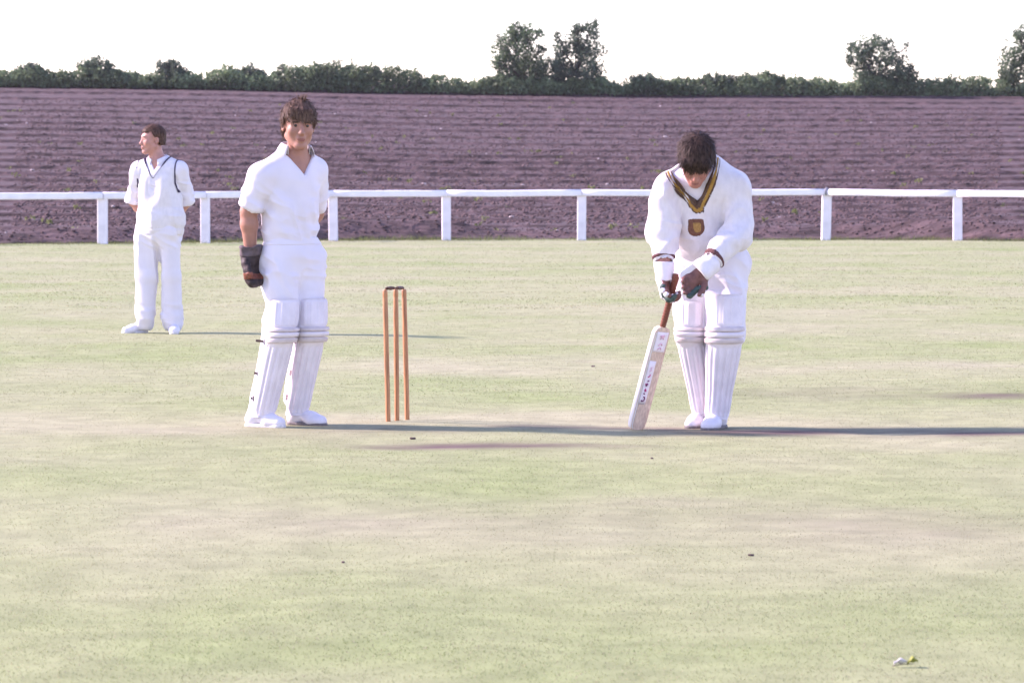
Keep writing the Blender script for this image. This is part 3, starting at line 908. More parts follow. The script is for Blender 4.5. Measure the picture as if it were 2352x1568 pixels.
def add_hair(parent, R, o, m, vol=.016, front=.052, back=-.085, side=-.012, seed=1, amp=.004, fringe=None, wide=1.0, locks=900, lock_len=.03, h=.004, lift_k=1.0):
    """cap of hair: cranium grown by vol, cut by a hairline that runs forehead - ear - nape; loose locks break the outline"""
    lo, hi = (-.12, -.14, -.14), (.12, .15, .17)
    c8 = np.array([[(lo, hi)[i][0], (lo, hi)[j][1], (lo, hi)[l][2]] for i in (0, 1) for j in (0, 1) for l in (0, 1)]) @ np.array(R).T + A3(o)
    F = Field(c8.min(0), c8.max(0), h)
    t = lambda p: tow(R, o, p)
    F.ell(t((0, .016, .040)), (.075 * wide + vol, .096 + vol, .084 + vol * 1.15), .01, R)
    F.ell(t((0, .050, -.030)), (.066 * wide + vol * .7, .055 + vol * .6, .070), .03, R)
    if fringe:
        for (x0, z0, x1, z1, r) in fringe: F.cone(t((x0, -.072, z0)), t((x1, -.088, z1)), r, r * .55, .012)
    def line(X, Y, Z):
        q = [X - o[0], Y - o[1], Z - o[2]]
        Rn = np.array(R)
        x, y, z = [sum(Rn[i, j] * q[i] for i in range(3)) for j in range(3)]
        ed = np.where(y < -.03, front + (y + .03) * .02, np.where(y < .015, front + (side - front) * np.clip((y + .03) / .03, 0, 1), side + (back - side) * np.clip((y - .022) / .02, 0, 1)))
        ed = ed + .006 * noise(x * 60, y * 60, 0, seed)
        if fringe: ed = np.where(y < -.05, front - .03, ed)
        return (ed - z) * .7
    F.cut(line, .006)
    V, Q = F.extract(hair_disp(seed, amp, R, o))
    g = np.random.default_rng(seed)
    # tapered locks following the crown-outward flow
    Vn = np.zeros_like(V); nn = np.cross(V[Q[:, 2]] - V[Q[:, 0]], V[Q[:, 3]] - V[Q[:, 1]])
    for a in range(4): np.add.at(Vn, Q[:, a], nn)
    Vn /= np.linalg.norm(Vn, axis=1)[:, None] + 1e-12
    Rn = np.array(R); loc = (V - A3(o)) @ Rn
    ok = np.argwhere((loc[:, 2] > -.06) & ((Vn @ Rn)[:, 2] > -.5)).ravel()
    pick = g.choice(ok, min(locks, len(ok)), replace=False)
    p, n_ = V[pick], Vn[pick]
    crown = tow(R, o, (.01, .055, .14))
    fl = p - crown; fl -= n_ * (fl * n_).sum(1)[:, None]
    fl /= np.linalg.norm(fl, axis=1)[:, None] + 1e-9
    fl = fl + g.normal(size=fl.shape) * .16
    sd_ = np.cross(n_, fl); sd_ /= np.linalg.norm(sd_, axis=1)[:, None] + 1e-9
    L = lock_len * (.5 + g.random((len(p), 1))); wv = .0013 * (.6 + g.random((len(p), 1)))
    lift = (.02 + .34 * g.random((len(p), 1)) ** 3) * lift_k
    m1 = p + fl * L * .5 + n_ * L * lift * .9; m2 = p + fl * L + n_ * L * lift * .8
    base = len(V)
    P = np.stack([p - sd_ * wv - n_ * .002, p + sd_ * wv - n_ * .002, m1 + sd_ * wv * .8, m1 - sd_ * wv * .8, m2 + sd_ * wv * .15, m2 - sd_ * wv * .15], 1).reshape(-1, 3)
    b = base + np.arange(len(p)) * 6
    Q2 = np.concatenate([np.stack([b, b + 1, b + 2, b + 3], 1), np.stack([b + 3, b + 2, b + 4, b + 5], 1)])
    return link('hair', mesh_np('hair', np.concatenate([V, P]), np.concatenate([Q, Q2])), m, parent)

def unit(v): v = A3(v); return v / np.linalg.norm(v)
def hand_joints(wrist, d, n, left, curl=(25, 35, 25), sc=1.0, spread=.05):
    """wrist point, finger direction d, palm normal n; returns palm ends, finger chains and thumb chain"""
    d, n = unit(d), A3(n); n = unit(n - d * (n @ d)); s = np.cross(d, n) * (-1 if left else 1)
    kn = A3(wrist) + d * .092 * sc
    ch = []
    for i, (off, L) in enumerate(zip((.033, .011, -.011, -.031), (.074, .082, .076, .060))):
        p = kn + s * off * sc - d * (.004 * abs(i - 1)) * sc
        pts = [p]; a = 0
        for sg, cu in zip((.46, .30, .24), curl):
            a += math.radians(cu + (i - 1) * 2)
            dirv = (d + s * spread * (1.5 - i)) * math.cos(a) + n * math.sin(a)
            p = p + unit(dirv) * L * sg * sc; pts.append(p)
        ch.append(pts)
    tb = A3(wrist) + d * .025 * sc + s * .030 * sc + n * .006
    th = [tb, tb + unit(s * .75 + d * .75 + n * .3) * .042 * sc, tb + unit(s * .75 + d * .75 + n * .3) * .042 * sc + unit(s * .25 + d + n * .5) * .032 * sc]
    th.append(th[-1] + unit(d + n * .7) * .024 * sc)
    return dict(w=A3(wrist), k=kn, d=d, n=n, s=s, f=ch, t=th, sc=sc)
def add_hand(F, J, rf=.0088, rp=.016, thick=1.0, wid=2.4, k=.008):
    sc = J['sc']
    F.cone(J['w'], J['k'], rp * .95, rp, .02, J['s'], wid)
    for c in J['f']:
        F.chain(c, [rf * 1.05, rf, rf * .95, rf * .85], k)
    F.chain(J['t'], [rf * 1.5, rf * 1.25, rf * 1.1, rf * .9], k * 1.4)

def fold_disp(items, seed):
    """cloth folds: each item (direction, across-frequency, along-frequency, amplitude, z0, z1)"""
    def f(V):
        r = np.zeros(len(V))
        for i, (dv, fa, fl, amp, z0, z1) in enumerate(items):
            dv = unit(dv); a = unit(np.cross(dv, (.13, 1, .2))); b = np.cross(dv, a)
            nz = noise((V @ a) * fa, (V @ b) * fa * .7, (V @ dv) * fl, seed + i * 13)
            nz = (1 - np.abs(nz) * 2.0) if amp > 0 else nz
            win = np.clip((V[:, 2] - z0) / .08, 0, 1) * np.clip((z1 - V[:, 2]) / .08, 0, 1)
            r += 1.75 * abs(amp) * nz * win
        return r
    return f

def shoe(parent, heel, toe, m, sole_m, hgt=.085, wide=1.0, laces=True, h=.0045):
    heel, toe = A3(heel), A3(toe); gz = min(heel[2], toe[2])
    d = toe - heel; L = np.linalg.norm(d); d = d / L; up = A3((0, 0, 1)); s = np.cross(d, up); s /= np.linalg.norm(s); up = np.cross(s, d)
    pt = lambda a, b, c: heel + d * a * L + s * b + up * c
    R = np.stack([s, d, up], 1)
    lo = np.minimum(heel, toe) - .09; hi = np.maximum(heel, toe) + .09; hi[2] = max(heel[2], toe[2]) + .20; lo[2] = gz - .03
    def upper(F):
        F.ell(pt(.16, 0, .040), (.036 * wide, .045, .045), .02, R)
        F.cone(pt(.16, 0, .05), pt(.24, 0, hgt + .03), .036, .038, .02)
        F.cone(pt(.25, 0, .062), pt(.62, 0, .044), .038 * wide, .034 * wide, .02)
        F.cone(pt(.62, .002, .034), pt(.86, .004, .028), .040 * wide, .032 * wide, .02, s, 1.15)
        F.cut(lambda X, Y, Z: ((heel[0] - X) * up[0] + (heel[1] - Y) * up[1] + (heel[2] - Z) * up[2]) + .012, .003)
        return F
    F = upper(Field(lo, hi, h))
    ob = F.build('shoe', m, parent)
    F2 = upper(Field(lo, hi, h)); F2.F -= .005
    F2.cut(lambda X, Y, Z: (X - heel[0]) * up[0] + (Y - heel[1]) * up[1] + (Z - heel[2]) * up[2] - .020, .002)
    G = Field(lo, hi, h)
    G.cone(pt(.13, 0, .012), pt(.86, .004, .012), .037 * wide, .036 * wide, .01, s, 1.05)
    G.F = np.maximum(G.F, -1)
    G.cut(lambda X, Y, Z: np.abs((X - heel[0]) * up[0] + (Y - heel[1]) * up[1] + (Z - heel[2]) * up[2] - .010) - .0105, .003)
    G.build('sole', sole_m, ob)
    if laces:
        mb = MB()
        for a in (.34, .43, .52, .60):
            z = .111 - .06 * (a - .25) / .37
            mb.tube([pt(a - .03, -.030, z - .016), pt(a, 0, z + .0005), pt(a + .03, .030, z - .016)], .0038, 6)
        mb.build('lace', M['lace'], ob)
    return ob

def patch(parent, name, m, C, f, s, t0, t1, th0, th1, Rf, thick, nt_=14, nth=12, ex=4):
    """padded panel on a leg: C(t) centre line, f front, s side; bulges by thick, rounded at its edges"""
    mb = MB(); out, inn = [], []
    for i in range(nt_ + 1):
        u = i / nt_; t = t0 + (t1 - t0) * u; ro, ri = [], []
        for j in range(nth + 1):
            v = j / nth; th = math.radians(th0 + (th1 - th0) * v)
            c = A3(C(t)); e = f * math.cos(th) + s * math.sin(th) * 1.0
            pr = (max(0, 1 - abs(2 * u - 1) ** (ex * 3)) * max(0, 1 - abs(2 * v - 1) ** ex)) ** .5
            ro.append(tuple(c + e * (Rf(t) + thick * pr))); ri.append(tuple(c + e * (Rf(t) - .004)))
        out.append(ro); inn.append(ri)
    mb.grid(out); mb.grid([r[::-1] for r in inn])
    nc = nth + 1; B = (nt_ + 1) * nc
    for i in range(nt_):
        a, b = i * nc, (i + 1) * nc
        mb.f.append((a, b, B + b + nth, B + a + nth)); mb.f.append((a + nth, B + a, B + b, b + nth))
    for j in range(nth):
        mb.f.append((j, B + nth - j, B + nth - j - 1, j + 1)[::-1])
        o2 = nt_ * nc
        mb.f.append((o2 + j, B + o2 + nth - j, B + o2 + nth - j - 1, o2 + j + 1))
    return mb.build(name, m, parent)

def leg_pad(parent, ankle, knee, top, f, R0=.066, R1=.082, R2=.092, label=None, canes=7, tilt=(0, 0), strap_side=1, knee_r=.012, spread=96, n_straps=3, strap_m='strap'):
    """cricket leg guard: canes down the shin, three knee rolls, thigh flap, straps behind"""
    ankle, knee, top = A3(ankle), A3(knee), A3(top)
    f = unit(A3(f) * (1, 1, 0)); s = np.cross(A3((0, 0, 1)), f)
    tk = .62
    def C(t):
        if t < tk: p = ankle + (knee - ankle) * (t / tk)
        else: p = knee + (top - knee) * ((t - tk) / (1 - tk))
        bend = math.exp(-((t - tk) / .10) ** 2) * .006
        return p + f * bend
    def Rf(t): return float(np.interp(t, [-.1, 0, .15, .45, tk, .8, 1.0], [R0 * .98, R0, R0 * 1.02, R1, R1 * 1.06, R2, R2 * .97]))
    base = patch(parent, 'pad', M['pad'], C, f, s, -.05, tk - .01, -spread, spread, Rf, .010, 22, 26)
    if label: base['label'] = label
    w_ = 2 * (spread - 20) / canes
    for i in range(canes):
        a = -(spread - 20) + i * w_
        patch(base, 'cane', M['pad'], C, f, s, -.03, tk - .075, a + .5, a + w_ - .5, lambda t: Rf(t) + .006, .0095, 14, 6, 2.5)
    for sgn in (-1, 1):
        patch(base, 'wing', M['pad'], C, f, s, .02, tk - .04, sgn * (spread - 18) - 9, sgn * (spread - 18) + 9, lambda t: Rf(t) + .005, .008, 14, 5, 2.5)
    for i in range(3):
        t0 = tk - .075 + i * .050
        patch(base, 'knee_roll', M['pad_roll'] if i != 1 else M['pad'], C, f, s, t0, t0 + .047, -spread * .92, spread * .92, lambda t: Rf(t) + .008, .016 + knee_r, 6, 22, 3)
    patch(base, 'thigh_flap', M['pad'], C, f, s, tk + .07, 1.0, -spread * .80, spread * .80, lambda t: Rf(t) + .004, .012, 14, 20, 5)
    for i in range(5):
        a = -56 + i * 24
        patch(base, 'flap_rib', M['pad'], C, f, s, tk + .085, .985, a, a + 16, lambda t: Rf(t) + .012, .006, 10, 5, 2.5)
    for i in range(n_straps):
        t = (.10, .30, .56)[i]
        mb = MB(); rows = []
        for th in np.linspace(spread - 10, 360 - spread + 10, 15):
            a = math.radians(th); e = f * math.cos(a) + s * math.sin(a)
            c = A3(C(t)); r = Rf(t) + .004
            rows.append([tuple(c + e * r + A3((0, 0, -.011))), tuple(c + e * (r + .003) + A3((0, 0, 0))), tuple(c + e * r + A3((0, 0, .011)))])
        mb.grid(rows)
        st = mb.build('strap', M[strap_m], base)
        a = math.radians(strap_side * (spread + 12)); e = f * math.cos(a) + s * math.sin(a)
        c = A3(C(t)) + e * (Rf(t) + .010)
        bm_ = Matrix.Rotation(math.atan2(e[1], e[0]), 3, 'Z')
        bk = MB().box(tuple(c), (.010, .024, .030), bm_, .003)
        if strap_m == 'strap':
            tl = (.016, .022, .046)[i]
            bk.box(tuple(c + e * tl * .5 + A3((0, 0, .002))), (tl, .004, .013), bm_ @ Matrix.Rotation((.35, -.2, -.12)[i], 3, 'Y'), .001)
        bk.build('buckle', M[strap_m], base)
    return base

def collar(parent, R, o, m, r=.066, gap=28, fall=.042, flare=.022, rise=.030, pts=.018):
    """turned-down shirt collar; local front is -y"""
    mb = MB(); rows = []
    for i in range(33):
        a = gap + (360 - 2 * gap) * i / 32
        th = math.radians(a); e = np.array((math.sin(th), -math.cos(th), 0))
        fr = max(0, math.cos(th)) ** 2
        zz = -.030 * fr
        rr = r * (1 + .10 * abs(math.sin(th)))
        prof = [(rr - .002, -.02 + zz), (rr, rise + zz), (rr + .004, rise + .006 + zz), (rr + .010, rise + .002 + zz), (rr + .014 + flare * .5, rise - fall * .5 + zz), (rr + .012 + flare, rise - fall - pts * fr + zz), (rr + .008 + flare, rise - fall - pts * fr + zz - .001)]
        rows.append([tuple(tow(R, o, e * p[0] + np.array((0, 0, p[1])))) for p in prof])
    mb.grid(rows)
    ob = mb.build('collar', m, parent)
    sm = ob.modifiers.new('thick', 'SOLIDIFY'); sm.thickness = .003
    return ob

# ------------------------------------------------------------------ the wicketkeeper
def vee(Rb, o, u0, za, ang, front=True, w0=0.0):
    """signed distance to a V-shaped neck opening in torso coordinates (negative inside)"""
    Rb, o = np.array(Rb), A3(o); a = math.radians(ang)
    def fn(X, Y, Z):
        q = [X - o[0], Y - o[1], Z - o[2]]
        u, v, z = [sum(Rb[i, j] * q[i] for i in range(3)) for j in range(3)]
        d = np.maximum(np.abs(u - u0) - w0, 0) * math.cos(a) - (z - za) * math.sin(a)
        d = np.where(z < za, np.sqrt((u - u0) ** 2 + (z - za) ** 2), d)
        return np.maximum(d, v + .01) if front else d
    return fn

def keeper():
    base = ground_at(655, 978); base.z = float(turf_z(base.x, base.y)) - .004
    t = empty('person', base)
    tag(t, 'young wicketkeeper in white short-sleeved shirt, pads and dark gloves standing beside the stumps', 'person', 'cricketers in white')
    Rb = Rz(math.radians(35)); lx = Rb[:, 0]; fr = -Rb[:, 1]
    Rs, Ls = A3((-.116, -.10, 1.338)), A3((.160, .10, 1.362))
    Re, Rw = A3((-.184, -.085, 1.145)), A3((-.176, -.070, .925))
    Le, Lw = A3((.15, .26, 1.13)), A3((.03, .20, .97))
    Rh, Lh = A3((-.020, -.045, .90)), A3((.122, .045, .90))
    Rk, Lk = A3((-.026, -.115, .50)), A3((.130, -.02, .50))
    Ra, La = A3((-.122, -.065, .09)), A3((.045, .06, .09))
    hR, hO = headR(14, 6, 2), A3((.080, -.055, 1.600))
    J = hand_joints(Rw + A3((.002, 0, -.01)), (.06, -.08, -1), (.75, -.65, 0), False, (14, 22, 18), 1.0)
    JL = hand_joints(Lw, (-.75, .15, -.5), (.2, -.9, 0), True, (14, 20, 16), 1.0)
    # body
    F = Field((-.33, -.33, -.01), (.33, .40, 1.80), .005)
    F.cone((.033, .01, 1.33), (.032, .012, 1.02), .098, .080, .02, lx, 1.30)
    F.cone((.05, .01, 1.40), (.055, .01, 1.44), .07, .058, .04, lx, 1.2)
    F.cone((.055, .012, 1.42), (.078, -.02, 1.535), .057, .052, .03)
    F.cone((.055, .01, 1.43), Rs, .045, .055, .04); F.cone((.055, .01, 1.43), Ls, .045, .055, .04)
    F.ell((.042, .012, .92), (.118, .086, .10), .04, Rb)
    for h_, k_, a_ in ((Rh, Rk, Ra), (Lh, Lk, La)):
        F.cone(h_, k_, .078, .052, .03); F.cone(k_, k_ * .6 + a_ * .4 + A3((-.01, .02, 0)), .052, .052, .02); F.cone(k_ * .6 + a_ * .4 + A3((-.01, .02, 0)), a_, .05, .034, .02)
        F.cone(a_, a_ + A3((.012, -.008, -.03)), .033, .026, .02)
    for s_, e_, w_ in ((Rs, Re, Rw), (Ls, Le, Lw)):
        F.cone(s_, e_, .052, .043, .03); m_ = e_ * .7 + w_ * .3
        F.cone(e_, m_, .042, .0455, .02); F.cone(m_, w_, .0455, .030, .02)
    add_hand(F, J); add_hand(F, JL)
    add_head(F, hR, hO, 1.0, 1.05)
    bo = F.build('body', M['skin_tan'], t)
    paint_head(bo, hR, hO, [M['lip'], M['brow']])
    add_eyes(t, hR, hO, .1)
    hr = add_hair(t, hR, hO, M['hair_brown'], .014, .050, -.09, -.004, 3, .0035, [(-.055, .08, -.056, .058, .018), (-.025, .082, -.02, .048, .021), (.012, .082, .020, .040, .022), (.045, .078, .048, .042, .020)], 1.05, 4200, .026, lift_k=.8)
    # sun-bleached tuft standing up on the crown
    mb = MB(); g = np.random.default_rng(4)
    for k in range(34):
        a = tow(hR, hO, (g.uniform(.0, .03), g.uniform(-.03, .03), .132)); e = a + A3((g.normal() * .010 + .004, g.normal() * .01, g.uniform(.015, .042)))
        mb.tube([tuple(a), tuple((a + e) * .5 + A3((-.003, 0, .002))), tuple(e)], [.0022, .0018, .0006], 4)
    tag(mb.build('hair_tuft', M['hair_brown'], t), 'tuft of hair sticking up on the crown')
    # shirt
    cut_r = Rs + (Re - Rs) * .88
    def shirt(F):
        F.cone((.030, .005, 1.30), (.030, .01, 1.00), .118, .106, .02, lx, 1.36)
        F.cone((.04, .01, 1.37), (.05, .01, 1.435), .085, .060, .05, lx, 1.45)
        F.cone((.05, .01, 1.448), Rs, .052, .063, .06); F.cone((.05, .01, 1.448), Ls, .052, .061, .06)
        F.cone(Rs, cut_r, .067, .060, .035); F.cone(Ls, Ls + (Le - Ls) * .75, .064, .056, .035)
        ax = unit(Re - Rs)
        F.cone(cut_r - ax * .05, Re + ax * .06, .050, .050, .004, mode='s')
        F.cut(lambda X, Y, Z: np.where((X < -.105), ((X - cut_r[0]) * ax[0] + (Y - cut_r[1]) * ax[1] + (Z - cut_r[2]) * ax[2]), -1) * 1.0, .003)
        F.cone((.05, .01, 1.40), (.085, -.035, 1.62), .062, .068, .006, mode='s')
        F.cut(lambda X, Y, Z: -vee(Rb, (.035, .005, 0), .022, 1.330, 37)(X, Y, Z), .004)
        F.cut(lambda X, Y, Z: .955 - Z, .004)
        return F
    dsp = fold_disp([((.75, .1, -.65), 17, 3.5, .0065, .95, 1.33), ((.3, .2, -.95), 26, 5, .004, .95, 1.22), ((.9, .1, -.35), 30, 6, .003, .95, 1.25), ((.1, .1, -1), 11, 4, -.007, .9, 1.5)], 41)
    sh = shirt(Field((-.34, -.30, .92), (.33, .36, 1.56), .005)).build('shirt', M['cotton'], t, dsp)
    collar(sh, Rz(math.radians(35)) @ Rx(math.radians(10)), (.062, -.002, 1.472), M['cotton'], .067, 62, .046, .020, .026, .022)
    # trousers
    def trous(F):
        F.cone((.034, .01, 1.00), (.042, .01, .90), .106, .116, .02, lx, 1.36)
        F.cone((.042, .01, .90), (.046, .01, .85), .116, .100, .03, lx, 1.34)
        F.cone(Rh, Rk, .096, .080, .05); F.cone(Lh, Lk, .088, .078, .04)
        F.cone(Rk, Ra + A3((0, 0, .06)), .083, .062, .03); F.cone(Lk, La + A3((0, 0, .06)), .083, .062, .03)
        F.cut(lambda X, Y, Z: Z - 1.005, .004); F.cut(lambda X, Y, Z: .10 - Z, .004)
        return F
    dt = fold_disp([((.45, .2, -.85), 15, 3, .008, .5, .92), ((.95, 0, -.3), 22, 5, .005, .72, .97), ((.1, 0, -1), 12, 3, -.008, .1, 1.0)], 63)
    tr = trous(Field((-.26, -.30, .07), (.33, .25, 1.03), .006)).build('trousers', M['drill'], t, dt)
    W = trous(Field((-.26, -.30, .96), (.33, .25, 1.03), .005)); W.F -= .004
    W.cut(lambda X, Y, Z: .968 - Z, .003); W.build('waistband', M['drill'], tr, dt)
    pk = MB().tube([tuple(A3((.045, .01, .90)) + lx * .13 + fr * .05), tuple(A3((.045, .01, .93)) + lx * .150 + fr * .04), tuple(A3((.04, .01, .96)) + lx * .130 + fr * .03)], [.010, .024, .010], 8)
    pk.build('pocket', M['drill'], tr)
    # pads, shoes
    pf = (.50, -.86, 0)
    leg_pad(t, Ra + A3((.012, -.018, .0)), Rk + A3((.012, -.02, 0)), Rk + A3((.022, .01, .185)), pf, .056, .066, .077, None, 6, knee_r=.006, strap_side=-1)
    leg_pad(t, La + A3((.012, -.018, .0)), Lk + A3((.01, -.02, 0)), Lk + A3((.012, .005, .185)), pf, .056, .066, .074, None, 6, knee_r=.006, strap_side=-1, strap_m='pad_edge')
    shoe(t, (-.200, -.035, 0), (.008, -.160, 0), M['boot'], M['sole_pale'], .085, 1.05)
    shoe(t, (.015, .075, 0), (.222, -.025, 0), M['boot'], M['sole'], .085, 1.0)
    # gloves
    for JJ, Wr, El in ((J, Rw, Re), (JL, Lw, Le)):
        ax = unit(Wr - El)
        lo = np.minimum.reduce([JJ['w'], JJ['k'], *[p[-1] for p in JJ['f']], JJ['t'][-1]]) - .09
        hi = np.maximum.reduce([JJ['w'], JJ['k'], *[p[-1] for p in JJ['f']], JJ['t'][-1]]) + .11
        def glove(F):
            add_hand(F, JJ, .0165, .031, 1, 1.75, .016)
            F.cone(JJ['w'] - ax * .045, JJ['w'] + ax * .04, .060, .044, .02, JJ['s'], 1.12)
            web = [JJ['t'][2], JJ['f'][0][1]]
            F.cone(web[0], web[1], .012, .012, .02)
            F.cone(JJ['f'][0][3] + JJ['d'] * .004, JJ['f'][3][3] + JJ['d'] * .012, .016, .016, .014)
            F.cone(JJ['w'] - ax * .12, JJ['w'] + ax * .01, .054, .036, .006, JJ['s'], 1.12, mode='s')
            F.cut(lambda X, Y, Z: -((X - JJ['w'][0]) * ax[0] + (Y - JJ['w'][1]) * ax[1] + (Z - JJ['w'][2]) * ax[2]) - .048, .003)
            return F
        gd = fold_disp([((0, 0, 1), 40, 20, -.004, 0, 2)], 15)
        gl = glove(Field(lo, hi, .004)).build('glove', M['glove_dark'], t, gd)
        tag(gl, 'dark leather wicketkeeping glove')
        B = glove(Field(lo, hi, .004)); B.F -= .0035
        m0 = JJ['k'] + JJ['d'] * .022
        B.cut(lambda X, Y, Z: np.abs((X - m0[0]) * JJ['d'][0] + (Y - m0[1]) * JJ['d'][1] + (Z - m0[2]) * JJ['d'][2]) - .017, .004)
        B.build('finger_band', M['glove_band'], gl, gd)
        B = glove(Field(lo, hi, .004)); B.F -= .003
        B.cut(lambda X, Y, Z: ((X - JJ['w'][0]) * ax[0] + (Y - JJ['w'][1]) * ax[1] + (Z - JJ['w'][2]) * ax[2]) - .004, .004)
        B.build('cuff', M['glove_grey'], gl, gd)
    return t
keeper()

# ------------------------------------------------------------------ the batsman
def batsman():
    base = ground_at(1620, 981); base.z = float(turf_z(base.x, base.y)) - .004
    t = empty('person', base)
    tag(t, 'batsman in cream V-neck sweater and pads bending forward and looking down at his bat', 'person', 'cricketers in white')
    hip, sh_ = A3((.030, .10, .93)), A3((-.040, -.105, 1.40))
    up = unit(sh_ - hip); lx = unit(np.cross(up, (0, 1, 0))); lx = lx if lx[0] > 0 else -lx
    fr = np.cross(lx, up); fr = fr if fr[1] < 0 else -fr
    Rb = np.stack([lx, -fr, up], 1)
    T = lambda u, v, z: hip + lx * u - fr * v + up * z            # torso coordinates: right, back, up from the hips
    LT = np.linalg.norm(sh_ - hip)
    Rs, Ls = A3((-.185, -.09, 1.285)), A3((.150, -.09, 1.285))
    Re, Rw = A3((-.238, -.10, 1.05)), A3((-.226, -.185, .825))
    Le, Lw = A3((.160, -.15, 1.035)), A3((-.012, -.295, .855))
    Rh, Lh = A3((-.060, .10, .88)), A3((.120, .09, .88))
    Rk, Lk = A3((-.085, -.01, .51)), A3((.095, -.10, .51))
    Ra, La = A3((-.012, .10, .09)), A3((.056, -.04, .09))
    hR, hO = headR(-4, 50, 3), A3((-.066, -.235, 1.418))
    JR = hand_joints(Rw + A3((.0, -.003, -.012)), (.20, -.10, -1), (.82, -.56, .1), False, (40, 52, 40), 1.08)
    JL = hand_joints(Lw + A3((-.010, -.006, -.006)), (-.76, -.10, -.62), (.15, -.95, -.05), True, (18, 30, 24), 1.08)
    F = Field((-.34, -.40, -.01), (.30, .28, 1.64), .005)
    F.cone(T(0, 0, .38), T(0, 0, .05), .105, .10, .02, lx, 1.45)
    F.cone(T(0, 0, .47), hO + A3((.02, .085, -.05)), .062, .055, .04)
    F.cone(T(0, 0, .46), Rs, .055, .055, .05); F.cone(T(0, 0, .46), Ls, .055, .055, .05)
    F.ell(hip, (.155, .115, .13), .05, Rb)
    for h_, k_, a_ in ((Rh, Rk, Ra), (Lh, Lk, La)):
        F.cone(h_, k_, .08, .054, .03); m_ = k_ * .6 + a_ * .4 + A3((0, .02, 0))
        F.cone(k_, m_, .054, .053, .02); F.cone(m_, a_, .052, .035, .02); F.cone(a_, a_ + A3((-.006, -.012, -.03)), .033, .026, .02)
    for s_, e_, w_ in ((Rs, Re, Rw), (Ls, Le, Lw)):
        F.cone(s_, e_, .052, .044, .03); m_ = e_ * .7 + w_ * .3
        F.cone(e_, m_, .043, .046, .02); F.cone(m_, w_, .046, .031, .02)
    add_hand(F, JR); add_hand(F, JL)
    add_head(F, hR, hO, 1.0, 1.0)
    bo = F.build('body', M['skin_red'], t); paint_head(bo, hR, hO, [M['lip'], M['brow']])
    add_eyes(t, hR, hO)
    add_hair(t, hR, hO, M['hair_dark'], .023, .048, -.105, -.020, 7, .004, [(-.055, .075, -.052, .036, .024), (-.02, .08, -.022, .032, .026), (.018, .08, .02, .034, .026), (.05, .075, .052, .038, .024)], 1.0, 5000, .027, lift_k=.9)
    # shirt showing in the V
    def shirt(F, g=0.0):
        F.cone(T(0, 0, .36), T(0, 0, .10), .116 + g, .11 + g, .02, lx, 1.42)
        F.cone(T(0, .0, .42), T(0, -.005, .485), .09 + g, .070 + g, .05, lx, 1.35)
        F.cone(T(0, 0, .46), Rs, .060 + g, .058 + g, .06); F.cone(T(0, 0, .46), Ls, .060 + g, .058 + g, .06)
        return F
    neck = lambda F, r: F.cone(T(-.01, -.01, .45), hO + A3((.02, .05, .02)), r, r * 1.1, .006, mode='s')
    S = shirt(Field((-.33, -.36, 1.02), (.29, .2, 1.56), .006)); neck(S, .063)
    S.cut(lambda X, Y, Z: -vee(Rb, hip, -.04, .43, 24)(X, Y, Z), .004)
    so = S.build('shirt', M['cotton'], t)
    collar(so, Rb @ Rx(math.radians(12)), T(-.012, -.030, .498), M['cotton'], .066, 20, .044, .014, .020, .030)
    # sweater
    V0 = vee(Rb, hip, -.045, .335, 31)
    def swt(F, cutneck=True):
        F.cone(T(0, 0, .36), T(.0, .0, .02), .134, .130, .02, lx, 1.36)
        F.cone(T(.0, .0, .06), T(.0, .01, -.045), .130, .128, .03, lx, 1.42)
        F.cone(T(0, .0, .42), T(0, .01, .48), .110, .080, .05, lx, 1.42)
        F.cone(T(0, .01, .46), Rs, .078, .070, .09); F.cone(T(0, .01, .46), Ls, .078, .070, .09)
        for s_, e_, w_ in ((Rs, Re, Rw), (Ls, Le, Lw)):
            m_ = e_ + A3((0, 0, .0))
            F.cone(s_, m_, .068, .061, .03); F.cone(m_, e_ + (w_ - e_) * (.62 if s_[0] < 0 else .74), .061, .050, .03)
            ax = unit(w_ - e_)
            F.cone(e_ + (w_ - e_) * (.68 if s_[0] < 0 else .80), w_ + ax * .08, .043, .043, .004, mode='s')
        if cutneck:
            neck(F, .078)
            F.cut(lambda X, Y, Z: -V0(X, Y, Z), .004)
        return F
    dsw = fold_disp([((.35, .1, -.95), 10, 2.5, .010, .9, 1.38), ((-.5, .1, -.85), 14, 3, .007, .9, 1.3), ((.95, 0, -.2), 16, 5, .006, .88, 1.15), ((.1, .1, -1), 9, 5, -.010, .8, 1.5)], 87)
    box = ((-.36, -.36, .78), (.29, .30, 1.56))
    so2 = swt(Field(*box, .0055)).build('sweater', M['knit'], t, dsw)
    def band(name, fn, m, grow, sub=box, h=.005, label=None):
        B = swt(Field(*sub, h), False); B.F -= grow
        B.cut(fn, .002)
        o = B.build(name, m, so2, dsw)
        if label: o['label'] = label
    nk = lambda X, Y, Z: (np.sqrt((X - T(0, 0, .44)[0]) ** 2 + (Y - T(0, 0, .44)[1]) ** 2 + (Z - T(0, 0, .44)[2]) ** 2) - .30)
    vb = ((-.26, -.36, 1.10), (.22, .12, 1.56))
    def vband(a, b):
        Vx = vee(Rb, hip, -.045, .335, 31, False)
        def fn(X, Y, Z):
            d = Vx(X, Y, Z)
            q = [X - hip[0], Y - hip[1], Z - hip[2]]
            v = sum(Rb[i, 1] * q[i] for i in range(3)); z = sum(Rb[i, 2] * q[i] for i in range(3))
            return np.maximum(np.maximum(a - d, d - b), np.maximum(v + .005, .28 - z)) if False else np.maximum(np.maximum(np.maximum(a - d, d - b), np.maximum(v + .005, .28 - z)), z - .60)
        return fn
    band('neck_trim', vband(-.001, .009), M['green_trim'], .0030, vb, .0045, 'dark stripe of the V-neck trim')
